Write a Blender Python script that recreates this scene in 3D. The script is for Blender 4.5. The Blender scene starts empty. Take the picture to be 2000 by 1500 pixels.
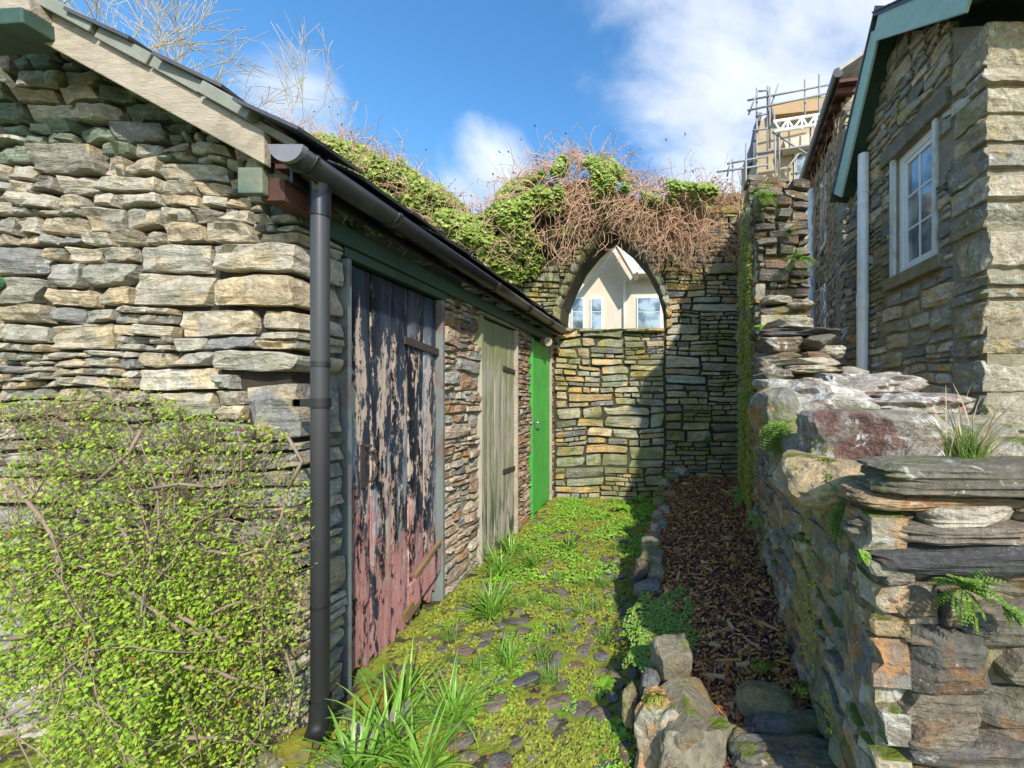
import bpy, bmesh, math, random
import numpy as np
from mathutils import Vector, Matrix, noise as mn

# ------------------------------------------------------------------ camera, world, sun, exposure
sc = bpy.context.scene
C = sc.collection
F = 800.0; VU, VV = 1289.0, 770.0; CH = 1.35
cam = bpy.data.cameras.new('camera'); camo = bpy.data.objects.new('camera', cam); C.objects.link(camo)
camo.location = (0, 0, CH); camo.rotation_euler = (math.pi/2, 0, 0)
cam.sensor_width = 36; cam.lens = 36*F/2000; cam.shift_x = -(VU-1000)/2000; cam.shift_y = (VV-750)/2000
cam.clip_start = 0.05; cam.clip_end = 2000
sc.camera = camo
sc.view_settings.view_transform = 'Standard'; sc.view_settings.look = 'None'
sc.view_settings.gamma = 1; sc.view_settings.use_curve_mapping = False
sc.view_settings.exposure = 1.58

SUN_AZ, SUN_EL = math.radians(28), math.radians(36)
sd = Vector((math.sin(SUN_AZ)*math.cos(SUN_EL), -math.cos(SUN_AZ)*math.cos(SUN_EL), math.sin(SUN_EL)))
sun = bpy.data.lights.new('sun', 'SUN'); suno = bpy.data.objects.new('sun', sun); C.objects.link(suno)
sun.energy = 2.0; sun.angle = math.radians(1.2); sun.color = (1.0, 0.93, 0.80)
suno.rotation_euler = (-sd).to_track_quat('-Z', 'Y').to_euler(); suno.location = (4, -3, 6)

world = bpy.data.worlds.new('World'); sc.world = world; world.use_nodes = True
def build_world():
    nt = world.node_tree; nt.nodes.clear(); L = nt.links
    def nd(t, **k):
        n = nt.nodes.new(t)
        for a, b in k.items(): setattr(n, a, b)
        return n
    out = nd('ShaderNodeOutputWorld'); bg = nd('ShaderNodeBackground'); bg.inputs[1].default_value = 0.15
    sky = nd('ShaderNodeTexSky', sky_type='NISHITA'); sky.sun_disc = False
    sky.sun_elevation = SUN_EL; sky.sun_rotation = math.pi-SUN_AZ; sky.ozone_density = 2.6; sky.air_density = 1.25; sky.dust_density = 0.4
    tc = nd('ShaderNodeTexCoord')
    # clouds: two layers of noise over the dome projected on a high plane
    sep = nd('ShaderNodeSeparateXYZ'); L.new(tc.outputs['Generated'], sep.inputs[0])
    zz = nd('ShaderNodeMath', operation='ADD'); zz.inputs[1].default_value = 0.18; L.new(sep.outputs[2], zz.inputs[0])
    dv = nd('ShaderNodeVectorMath', operation='DIVIDE'); L.new(tc.outputs['Generated'], dv.inputs[0])
    cb = nd('ShaderNodeCombineXYZ')
    for i in range(3): L.new(zz.outputs[0], cb.inputs[i])
    L.new(cb.outputs[0], dv.inputs[1])
    ns = nd('ShaderNodeTexNoise'); ns.inputs['Scale'].default_value = 1.9; ns.inputs['Detail'].default_value = 9; ns.inputs['Roughness'].default_value = 0.56; ns.inputs['Distortion'].default_value = 0.35
    L.new(dv.outputs[0], ns.inputs['Vector'])
    # cloud banks where they stand on the dome
    def bank(u, v, wid, amt):
        d = Vector(((u-VU)/F, 1.0, -(v-VV)/F)).normalized()
        dt = nd('ShaderNodeVectorMath', operation='DOT_PRODUCT'); L.new(tc.outputs['Generated'], dt.inputs[0]); dt.inputs[1].default_value = d
        mr = nd('ShaderNodeMapRange', interpolation_type='SMOOTHSTEP'); L.new(dt.outputs['Value'], mr.inputs[0])
        mr.inputs[1].default_value = math.cos(wid); mr.inputs[2].default_value = math.cos(wid*0.15); mr.inputs[3].default_value = 0; mr.inputs[4].default_value = amt
        return mr.outputs[0]
    acc = None
    for b in [(1640, 60, 0.50, .36), (1480, 260, 0.34, .32), (1780, -150, .5, .3), (1400, -60, .25, .2), (600, 215, 0.12, .26), (660, 190, .05, .2), (950, 345, 0.15, .34), (880, 350, .08, .2), (1250, 560, .30, .16), (1500, -200, .4, .10)]:
        o = bank(*b)
        if acc is None: acc = o
        else:
            m = nd('ShaderNodeMath', operation='MAXIMUM'); L.new(acc, m.inputs[0]); L.new(o, m.inputs[1]); acc = m.outputs[0]
    ad = nd('ShaderNodeMath', operation='ADD'); L.new(ns.outputs[0], ad.inputs[0]); L.new(acc, ad.inputs[1])
    mr = nd('ShaderNodeMapRange', interpolation_type='SMOOTHSTEP'); L.new(ad.outputs[0], mr.inputs[0])
    mr.inputs[1].default_value = 0.62; mr.inputs[2].default_value = 0.90; mr.inputs[4].default_value = 0.92
    n2 = nd('ShaderNodeTexNoise'); n2.inputs['Scale'].default_value = 5; n2.inputs['Detail'].default_value = 6; L.new(dv.outputs[0], n2.inputs['Vector'])
    cr = nd('ShaderNodeMix', data_type='RGBA'); L.new(n2.outputs[0], cr.inputs[0]); cr.inputs[6].default_value = (1.35, 1.6, 2.05, 1); cr.inputs[7].default_value = (3.0, 3.1, 3.3, 1)
    sat = nd('ShaderNodeHueSaturation'); sat.inputs['Saturation'].default_value = 1.28; sat.inputs['Value'].default_value = .56; L.new(sky.outputs[0], sat.inputs['Color'])
    mx = nd('ShaderNodeMix', data_type='RGBA'); L.new(mr.outputs[0], mx.inputs[0]); L.new(sat.outputs[0], mx.inputs[6]); L.new(cr.outputs[2], mx.inputs[7])
    L.new(mx.outputs[2], bg.inputs[0]); L.new(bg.outputs[0], out.inputs[0])
build_world()

# ------------------------------------------------------------------ helpers
rng = random.Random(7)
nr = np.random.default_rng(7)
WP = {}
def px(u, v, Y): return ((u-VU)*Y/F, Y, CH-(v-VV)*Y/F)

def tag(o, label=None, cat=None, group=None, kind=None):
    if label: o['label'] = label
    if cat: o['category'] = cat
    if group: o['group'] = group
    if kind: o['kind'] = kind
    return o
def empty(name, loc, label=None, cat=None, group=None, kind=None):
    o = bpy.data.objects.new(name, None); C.objects.link(o); o.location = loc; o.empty_display_size = 0.1
    WP[o.name] = np.array(loc, float)
    return tag(o, label, cat, group, kind)
def mesh_data(name, V, Fs, mat, smooth=False):
    me = bpy.data.meshes.new(name)
    V = np.asarray(V, float)
    if isinstance(Fs, np.ndarray):
        n, k = Fs.shape
        me.vertices.add(len(V)); me.vertices.foreach_set('co', V.astype(np.float32).ravel())
        me.loops.add(n*k); me.loops.foreach_set('vertex_index', Fs.astype(np.int32).ravel())
        me.polygons.add(n); me.polygons.foreach_set('loop_start', np.arange(0, n*k, k, dtype=np.int32))
        try: me.polygons.foreach_set('loop_total', np.full(n, k, np.int32))
        except Exception: pass
        me.update(calc_edges=True)
    else:
        me.from_pydata([tuple(p) for p in V], [], [tuple(f) for f in Fs]); me.update()
    if mat: me.materials.append(mat)
    me.polygons.foreach_set('use_smooth', np.full(len(me.polygons), smooth))
    return me
def obj(name, V, Fs, mat, parent=None, smooth=False, origin='mean'):
    V = np.asarray(V, float)
    c = (V.min(0)+V.max(0))/2
    if origin == 'base': c[2] = V[:, 2].min()
    if origin is None: c = np.zeros(3)
    o = bpy.data.objects.new(name, mesh_data(name, V-c, Fs, mat, smooth)); C.objects.link(o)
    WP[o.name] = c
    if parent is not None:
        o.parent = parent; o.location = c-WP[parent.name]
    else: o.location = c
    return o
def inst(name, me, loc, rot=(0, 0, 0), scale=(1, 1, 1), parent=None):
    o = bpy.data.objects.new(name, me); C.objects.link(o); WP[o.name] = np.array(loc, float)
    o.rotation_euler = rot; o.scale = scale
    if parent is not None: o.parent = parent; o.location = np.array(loc)-WP[parent.name]
    else: o.location = loc
    return o
def merge(parts):
    Vs, Fs, n = [], [], 0
    for V, f in parts:
        Vs.append(np.asarray(V)); 
        Fs += [tuple(i+n for i in q) for q in f]; n += len(V)
    return np.vstack(Vs), Fs
BOXF = [(0, 3, 2, 1), (4, 5, 6, 7), (0, 1, 5, 4), (1, 2, 6, 5), (2, 3, 7, 6), (3, 0, 4, 7)]
def box(x0, x1, y0, y1, z0, z1):
    return np.array([(x0, y0, z0), (x1, y0, z0), (x1, y1, z0), (x0, y1, z0), (x0, y0, z1), (x1, y0, z1), (x1, y1, z1), (x0, y1, z1)], float), BOXF
def beam(p, q, w, h, up=(0, 0, 1)):
    p, q = Vector(p), Vector(q); d = (q-p).normalized(); s = d.cross(Vector(up)).normalized(); t = s.cross(d)
    V = []
    for e in (p, q):
        for a, b in ((-1, -1), (1, -1), (1, 1), (-1, 1)): V.append(e+s*a*w/2+t*b*h/2)
    return np.array([tuple(v) for v in V]), [(0, 1, 2, 3), (7, 6, 5, 4), (0, 4, 5, 1), (1, 5, 6, 2), (2, 6, 7, 3), (3, 7, 4, 0)]
def bevel_me(o, w=0.003, seg=2):
    m = o.modifiers.new('bevel', 'BEVEL'); m.width = w; m.segments = seg; m.limit_method = 'ANGLE'; return o
def tube(pts, rad, n=6, caps=True):
    P = [Vector(p) for p in pts]; R = rad if isinstance(rad, (list, tuple, np.ndarray)) else [rad]*len(P)
    V, Fc = [], []
    ref = None
    for i, p in enumerate(P):
        d = (P[min(i+1, len(P)-1)]-P[max(i-1, 0)])
        d = d.normalized() if d.length > 1e-9 else Vector((0, 0, 1))
        if ref is None:
            ref = Vector((0, 0, 1)) if abs(d.z) < .9 else Vector((1, 0, 0))
        s = d.cross(ref)
        if s.length < 1e-6: s = d.orthogonal()
        s.normalize(); t = d.cross(s); ref = -t if False else ref
        for k in range(n):
            a = 2*math.pi*k/n; V.append(tuple(p+(s*math.cos(a)+t*math.sin(a))*R[i]))
    for i in range(len(P)-1):
        for k in range(n):
            a, b = i*n+k, i*n+(k+1) % n; Fc.append((a, b, b+n, a+n))
    if caps: Fc.append(tuple(range(n-1, -1, -1))); Fc.append(tuple(range((len(P)-1)*n, len(P)*n)))
    return np.array(V), Fc
def ground_z(x, y): return -0.03-0.014*(y-1.6)+0.012*math.sin(x*3.1+y*2.3)

# ------------------------------------------------------------------ materials
def new_mat(name):
    m = bpy.data.materials.new(name); m.use_nodes = True; nt = m.node_tree; nt.nodes.clear()
    return m, nt
class G:
    def __init__(s, name):
        s.m, s.nt = new_mat(name); s.L = s.nt.links
        s.out = s.n('ShaderNodeOutputMaterial'); s.bs = s.n('ShaderNodeBsdfPrincipled'); s.L.new(s.bs.outputs[0], s.out.inputs[0])
        s.geo = s.n('ShaderNodeNewGeometry'); s.oi = s.n('ShaderNodeObjectInfo')
        s.bs.inputs['Roughness'].default_value = .85
        s.bs.inputs['Specular IOR Level'].default_value = .3
    def n(s, t, **k):
        a = s.nt.nodes.new(t)
        for x, y in k.items(): setattr(a, x, y)
        return a
    def put(s, inp, v):
        if hasattr(v, 'is_linked') or hasattr(v, 'links'): s.L.new(v, inp)
        elif isinstance(v, (tuple, list)) and len(v) == 3 and inp.type == 'RGBA': inp.default_value = (*v, 1)
        else: inp.default_value = v
    def math(s, op, a, b=0., c=None, clamp=False):
        m = s.n('ShaderNodeMath', operation=op); m.use_clamp = clamp; s.put(m.inputs[0], a); s.put(m.inputs[1], b)
        if c is not None: s.put(m.inputs[2], c)
        return m.outputs[0]
    def vmul(s, v, sc_):
        m = s.n('ShaderNodeVectorMath', operation='MULTIPLY'); s.put(m.inputs[0], v); m.inputs[1].default_value = sc_; return m.outputs[0]
    def noise(s, vec, scale, detail=4, rough=.55, dist=0):
        t = s.n('ShaderNodeTexNoise'); s.put(t.inputs['Vector'], vec); t.inputs['Scale'].default_value = scale; t.inputs['Detail'].default_value = detail
        t.inputs['Roughness'].default_value = rough; t.inputs['Distortion'].default_value = dist; return t.outputs[0]
    def voro(s, vec, scale, feature='F1'):
        t = s.n('ShaderNodeTexVoronoi', feature=feature); s.put(t.inputs['Vector'], vec); t.inputs['Scale'].default_value = scale; return t.outputs[0]
    def rng(s, v, a, b, c=0., d=1.):
        m = s.n('ShaderNodeMapRange', interpolation_type='SMOOTHSTEP'); s.put(m.inputs[0], v); m.inputs[1].default_value = a; m.inputs[2].default_value = b
        s.put(m.inputs[3], c); s.put(m.inputs[4], d); return m.outputs[0]
    def mix(s, f, a, b, mode='MIX'):
        m = s.n('ShaderNodeMix', data_type='RGBA', blend_type=mode); s.put(m.inputs[0], f); s.put(m.inputs[6], a); s.put(m.inputs[7], b); return m.outputs[2]
    def ramp(s, f, cols, const=False):
        r = s.n('ShaderNodeValToRGB'); e = r.color_ramp
        if const: e.interpolation = 'CONSTANT'
        k = len(cols)
        for i, c in enumerate(cols):
            p = i/k if const else i/(k-1)
            if i < 2: el = e.elements[i]; el.position = p
            else: el = e.elements.new(p)
            el.color = (*c, 1)
        s.put(r.inputs[0], f); return r.outputs[0]
    def rnd(s):
        a = s.math('MULTIPLY', s.geo.outputs['Random Per Island'], 7.31); return s.math('FRACT', s.math('ADD', a, s.oi.outputs['Random']))
    @property
    def pos(s): return s.geo.outputs['Position']
    def bump(s, h, strength=.5, dist=.01):
        b = s.n('ShaderNodeBump'); b.inputs['Strength'].default_value = strength; b.inputs['Distance'].default_value = dist; s.put(b.inputs['Height'], h)
        s.L.new(b.outputs[0], s.bs.inputs['Normal'])
    def color(s, c): s.put(s.bs.inputs['Base Color'], c)
    def rough(s, c): s.put(s.bs.inputs['Roughness'], c)
    def nz(s):
        a = s.n('ShaderNodeSeparateXYZ'); s.L.new(s.geo.outputs['Normal'], a.inputs[0]); return a.outputs[2]
    def axis(s, i):
        a = s.n('ShaderNodeSeparateXYZ'); s.L.new(s.pos, a.inputs[0]); return a.outputs[i]

def stone_mat(name, pal, second=(.30, .17, .07), moss=.0, lichen=.0, strata=(1, 1, 1), val=1.0, mosscol=(.10, .13, .02), lichcol=(.55, .54, .48), algae=0.0, bumpd=.012):
    g = G(name); P = g.pos
    r = g.rnd(); r2 = g.math('FRACT', g.math('MULTIPLY', r, 13.7))
    c = g.ramp(r, pal, const=True)
    off = g.n('ShaderNodeVectorMath', operation='ADD'); g.put(off.inputs[0], P)
    cmb = g.n('ShaderNodeCombineXYZ'); g.put(cmb.inputs[0], g.math('MULTIPLY', r, 37.)); g.put(cmb.inputs[2], g.math('MULTIPLY', r2, 11.)); g.put(off.inputs[1], cmb.outputs[0])
    Q = off.outputs[0]
    big = g.noise(Q, 7, 5, .6, .4); fine = g.noise(Q, 46, 6, .7); st = g.noise(g.vmul(Q, strata), 6, 5, .65, .8)
    rust = g.rng(g.math('ADD', g.noise(Q, 4.5, 4, .6, 1.0), g.math('MULTIPLY', r2, .16)), .58, .74)
    c = g.mix(g.math('MULTIPLY', rust, .75), c, second)
    c = g.mix(1.0, c, g.ramp(big, [(.55*val,)*3, (.95*val, .93*val, .90*val), (1.25*val, 1.22*val, 1.18*val), (1.7*val, 1.66*val, 1.58*val)]), 'MULTIPLY')
    c = g.mix(.75, c, g.ramp(st, [(.25, .25, .28), (.62, .62, .62), (1.15, 1.15, 1.15), (1.45, 1.42, 1.35)]), 'MULTIPLY')
    c = g.mix(.8, c, g.ramp(fine, [(.08, .08, .08), (.58, .58, .58), (1.28, 1.28, 1.28), (2.1, 2.05, 1.95)]), 'MULTIPLY')
    if lichen > 0:
        l = g.rng(g.math('ADD', g.noise(P, 13, 7, .72, .6), g.math('MULTIPLY', g.noise(P, 3, 2), .35)), .82-.16*lichen, .88-.14*lichen)
        c = g.mix(g.math('MULTIPLY', l, .85), c, lichcol)
        l2 = g.rng(g.voro(P, 38), .0, .16, 1, 0); l2 = g.math('MULTIPLY', l2, g.rng(g.noise(P, 5, 2), .5, .6))
        c = g.mix(g.math('MULTIPLY', l2, .7), c, lichcol)
    if algae > 0:
        al = g.rng(g.noise(P, 2.2, 5, .6), .62-.3*algae, .75-.2*algae)
        c = g.mix(g.math('MULTIPLY', al, .62), c, g.mix(fine, (.09, .10, .012), (.25, .27, .05)))
    if moss > 0:
        m = g.math('ADD', g.noise(P, 6, 6, .65), g.math('MULTIPLY', g.nz(), .20))
        m = g.rng(m, .80-.28*moss, .90-.28*moss)
        c = g.mix(m, c, g.mix(fine, (mosscol[0]*.5, mosscol[1]*.55, mosscol[2]*.6), (mosscol[0]*2.1, mosscol[1]*2.0, mosscol[2]*1.6)))
    g.color(c)
    h = g.math('ADD', g.math('MULTIPLY', st, 1.2), g.math('ADD', g.math('MULTIPLY', fine, .55), g.math('MULTIPLY', big, .8)))
    g.bump(h, 1.0, bumpd*1.8)
    return g.m
PAL_SHED = [(.38, .35, .29), (.33, .31, .265), (.28, .275, .235), (.36, .32, .25), (.43, .395, .33), (.31, .305, .28), (.24, .225, .19), (.38, .35, .29), (.20, .20, .195), (.40, .33, .23), (.34, .325, .28)]
PAL_BACK = [(.26, .25, .19), (.19, .19, .16), (.30, .27, .19), (.15, .16, .14), (.24, .25, .19), (.34, .29, .20), (.20, .22, .17), (.28, .21, .12), (.14, .14, .14), (.31, .30, .25)]
PAL_HOUSE_Q = 0
PAL_HOUSE = [(.25, .24, .19), (.16, .16, .15), (.31, .28, .22), (.20, .19, .15), (.13, .13, .13), (.27, .24, .17), (.35, .32, .26), (.18, .19, .17)]
M = {}
M['shed'] = stone_mat('shed_stone', PAL_SHED, second=(.46, .36, .22), moss=.10, lichen=.22, strata=(.9, .9, 4), algae=.05, val=1.22)
M['slate_green'] = stone_mat('green_slate_stone', [(.22, .27, .20), (.18, .22, .17), (.27, .31, .24)], second=(.25, .28, .20), moss=.1, strata=(.6, .6, 8))
M['pier'] = stone_mat('pier_stone', [(.46, .37, .27), (.37, .27, .18), (.50, .40, .31), (.27, .23, .19), (.38, .31, .25), (.45, .32, .22), (.17, .15, .14)], second=(.36, .18, .07), strata=(.7, .7, 6))
M['back'] = stone_mat('arch_wall_stone', PAL_BACK, second=(.38, .24, .07), moss=.30, lichen=.16, strata=(.7, .7, 5), algae=.62, val=1.55)
M['house'] = stone_mat('house_stone', PAL_HOUSE, second=(.32, .22, .10), moss=.12, lichen=.2, strata=(.7, .7, 5), algae=.35, val=1.8)
M['quoin'] = stone_mat('quoin_stone', [(.30, .27, .21), (.25, .24, .19), (.34, .30, .23), (.21, .20, .17)], second=(.34, .26, .13), moss=.15, lichen=.45, strata=(1, 1, 2.5), algae=.3, val=1.2)
M['low'] = stone_mat('garden_wall_stone', [(.26, .23, .17), (.19, .17, .14), (.32, .28, .21), (.14, .14, .13), (.29, .22, .13), (.22, .21, .17)], second=(.36, .17, .05), moss=.42, lichen=.34, strata=(1, 1, 2.2), algae=.30, val=1.45)
M['ends'] = stone_mat('wall_end_stone', [(.18, .165, .13), (.22, .19, .15), (.14, .135, .12), (.20, .185, .15), (.16, .15, .135)], second=(.26, .15, .07), moss=.18, lichen=.26, strata=(.5, .5, 7), algae=.25, val=.95)  # olive and darkened, shade at the near wall end put into the palette
M['end_low'] = stone_mat('wall_end_rubble', [(.17, .155, .12), (.14, .13, .11), (.20, .17, .13), (.12, .115, .10)], second=(.24, .13, .06), moss=.30, lichen=.32, strata=(1, 1, 2.5), algae=.3, val=.95)  # darker copy of the garden wall stone, its shade put into the colour
M['lichen_rock'] = stone_mat('lichen_boulder', [(.34, .30, .26), (.29, .26, .22), (.38, .35, .30)], second=(.20, .08, .06), lichen=.75, strata=(1, 1, 2.5), moss=.12, lichcol=(.62, .60, .56))
M['pale_rock'] = stone_mat('pale_coping_stone', [(.42, .38, .30), (.36, .33, .27), (.46, .42, .35)], second=(.30, .22, .12), lichen=.3, moss=.18, strata=(1, 1, 4))
M['dark_slate'] = stone_mat('dark_slate', [(.085, .085, .085), (.10, .10, .11)], second=(.16, .12, .08), strata=(.4, .4, 9), lichen=.08)
M['olive_rock'] = stone_mat('olive_rock', [(.20, .18, .09), (.23, .20, .11)], second=(.30, .18, .05), moss=.2, strata=(1, 1, 1))
M['cut_stone'] = stone_mat('cut_block', [(.26, .24, .17), (.22, .20, .15), (.28, .25, .17)], second=(.30, .22, .10), moss=.2, algae=.4, strata=(1, 1, 1))
M['slab'] = stone_mat('tilted_slab', [(.21, .19, .14)], second=(.30, .20, .08), moss=.05, algae=.25, strata=(1, 1, 1))
M['cobble'] = stone_mat('cobble', [(.14, .13, .12), (.19, .175, .155), (.11, .11, .12), (.22, .18, .14), (.16, .165, .16)], second=(.20, .13, .08), moss=.12, lichen=.06, strata=(1, 1, 1))
def simple(name, col, rough=.6, var=.25, scale=8, stretch=(1, 1, 1), metallic=0, bump=.3, spec=.4, dirt=None, dirt_amt=.5, bd=.004):
    g = G(name); P = g.vmul(g.pos, stretch); n1 = g.noise(P, scale, 6, .6); n2 = g.noise(P, scale*6, 4, .6)
    c = g.mix(n1, tuple(x*(1-var) for x in col), tuple(min(1, x*(1+var)) for x in col))
    c = g.mix(.35, c, g.ramp(n2, [(.5,)*3, (1,)*3, (1.4,)*3]), 'MULTIPLY')
    if dirt: c = g.mix(g.math('MULTIPLY', g.rng(g.noise(g.pos, 5, 5, .65, .5), .45, .7), dirt_amt), c, dirt)
    g.color(c); g.rough(rough); g.bs.inputs['Metallic'].default_value = metallic; g.bs.inputs['Specular IOR Level'].default_value = spec
    if bump: g.bump(g.math('ADD', n1, g.math('MULTIPLY', n2, .6)), bump, bd)
    return g.m
M['earth'] = simple('dark_joint_earth', (.04, .032, .024), .95, .5, 30, bump=1, bd=.015, dirt=(.09, .075, .05), dirt_amt=.6)
M['garden_mortar'] = stone_mat('garden_mortar', [(.26, .235, .17), (.27, .24, .18)], second=(.16, .13, .08), moss=.35, lichen=.5, strata=(1, 1, 1), algae=.4, val=1.3)
M['mortar'] = simple('lime_mortar', (.31, .27, .20), .95, .45, 22, bump=1, bd=.015, dirt=(.16, .15, .07), dirt_amt=.7)
M['back_mortar'] = simple('mossy_mortar', (.06, .055, .035), .95, .6, 24, bump=1, bd=.02, dirt=(.10, .11, .03), dirt_amt=.6)
M['black_plastic'] = simple('black_plastic', (.012, .012, .015), .33, .25, 5, (1, 1, .4), bump=.1, spec=.6, dirt=(.05, .05, .047), dirt_amt=.25)
M['grey_plastic'] = simple('grey_plastic', (.20, .20, .22), .4, .2, 9, bump=.1, spec=.5)
def pipe_mat():
    g = G('downpipe_plastic'); n = g.noise(g.pos, 3, 4); sp = g.rng(g.voro(g.pos, 46), .05, .13, 1, 0); sp2 = g.math('MULTIPLY', sp, g.rng(g.noise(g.pos, 12, 2), .35, .45))
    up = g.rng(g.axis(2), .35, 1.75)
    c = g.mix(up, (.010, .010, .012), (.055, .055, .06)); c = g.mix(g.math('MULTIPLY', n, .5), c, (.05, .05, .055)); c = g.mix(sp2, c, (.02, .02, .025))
    g.color(c); g.rough(g.rng(n, .3, .7, .30, .45)); g.bs.inputs['Specular IOR Level'].default_value = .45; g.bump(sp2, .3, .002); return g.m
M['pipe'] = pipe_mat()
M['white_pipe'] = simple('white_plastic', (.86, .85, .84), .35, .06, 6, (1, 1, .3), bump=.05, dirt=(.45, .45, .45), dirt_amt=.3)
M['upvc'] = simple('white_window_plastic', (.78, .78, .76), .35, .05, 6, bump=.04)
M['green_paint'] = simple('dark_green_paint', (.045, .085, .062), .55, .35, 7, (1, .25, 1), bump=.4, dirt=(.03, .035, .03), dirt_amt=.5)
M['pale_green_paint'] = simple('flaking_pale_green_paint', (.36, .52, .44), .6, .25, 12, (1, .3, 1), bump=.4, dirt=(.38, .42, .34), dirt_amt=.5)
M['green_paint2'] = simple('worn_green_paint', (.10, .14, .11), .7, .35, 14, bump=.6, dirt=(.30, .28, .2), dirt_amt=.5)
M['jamb'] = simple('jamb_paint', (.17, .20, .19), .7, .35, 10, (1, 1, .15), bump=.5, dirt=(.16, .07, .07), dirt_amt=.75)
M['jamb_dark'] = simple('dark_jamb', (.03, .032, .04), .7, .4, 10, (1, 1, .15), bump=.5, dirt=(.22, .20, .19), dirt_amt=.35)
M['bare_wood'] = simple('weathered_timber', (.42, .36, .28), .8, .45, 5, (1.5, 8, 9), bump=1, bd=.006, dirt=(.22, .19, .14), dirt_amt=.7)
M['old_wood'] = simple('grey_timber', (.24, .21, .17), .85, .4, 6, (2, 2, 7), bump=.7, dirt=(.10, .09, .07), dirt_amt=.5)
M['rot_wood'] = simple('rotten_timber', (.20, .12, .06), .85, .5, 16, (1, .3, 1), bump=.8, dirt=(.30, .26, .06), dirt_amt=.5)
M['redwood'] = simple('dark_red_rafter', (.12, .045, .032), .75, .4, 9, (1, 3, 5), bump=.5, dirt=(.03, .02, .02), dirt_amt=.6)
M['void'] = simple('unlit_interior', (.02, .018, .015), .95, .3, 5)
M['slate'] = simple('roof_slate', (.075, .075, .095), .55, .45, 9, (1, 1, 3), bump=.5, dirt=(.14, .13, .10), dirt_amt=.4)
M['pale_slate'] = simple('pale_undercloak', (.25, .25, .22), .8, .45, 14, bump=.5, dirt=(.20, .24, .18), dirt_amt=.6)
M['rust'] = simple('rusty_iron', (.055, .04, .035), .75, .5, 20, bump=.6, dirt=(.05, .045, .05), dirt_amt=.6)
M['steel'] = simple('brushed_steel', (.62, .62, .64), .28, .05, 6, metallic=.9, bump=.02)
M['zinc'] = simple('galvanised_tube', (.30, .30, .32), .5, .2, 5, bump=.1, dirt=(.30, .22, .18), dirt_amt=.4)
M['cream'] = simple('cream_render', (.60, .53, .42), .9, .08, 1.5, bump=.2, dirt=(.45, .38, .28), dirt_amt=.3)
M['cream2'] = simple('pale_cream_board', (.66, .62, .53), .8, .08, 2, bump=.1)
M['buff'] = simple('buff_roughcast', (.42, .34, .23), .9, .2, 3, bump=.4, dirt=(.34, .27, .18), dirt_amt=.5)
M['orange_board'] = simple('orange_timber', (.42, .29, .16), .8, .2, 4, bump=.2)
M['moss_roof'] = simple('mossy_roof', (.22, .25, .10), .95, .45, 3, bump=.5, dirt=(.30, .27, .20), dirt_amt=.6)
M['snow_slate'] = simple('lichened_slate', (.42, .42, .42), .85, .4, 5, (1, 1, 3), bump=.4, dirt=(.12, .12, .13), dirt_amt=.8)
def glass_mat():
    g = G('window_glass'); g.color(g.mix(g.rng(g.noise(g.pos, 2.5, 3), .4, .6), (.13, .16, .18), (.42, .46, .47))); g.rough(.06); g.bs.inputs['Specular IOR Level'].default_value = .9; g.bs.inputs['Metallic'].default_value = .35; return g.m  # pale patches put a reflection into the glass colour
M['glass'] = glass_mat()
M['curtain'] = simple('net_curtain', (.55, .56, .56), .9, .15, 6, (6, 6, 1), bump=.1)
M['brick'] = simple('red_brick', (.40, .25, .17), .9, .25, 9, bump=.5)
M['render_white'] = simple('old_whitewash', (.66, .65, .60), .9, .12, 12, bump=.4, dirt=(.32, .30, .20), dirt_amt=.5)

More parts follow.
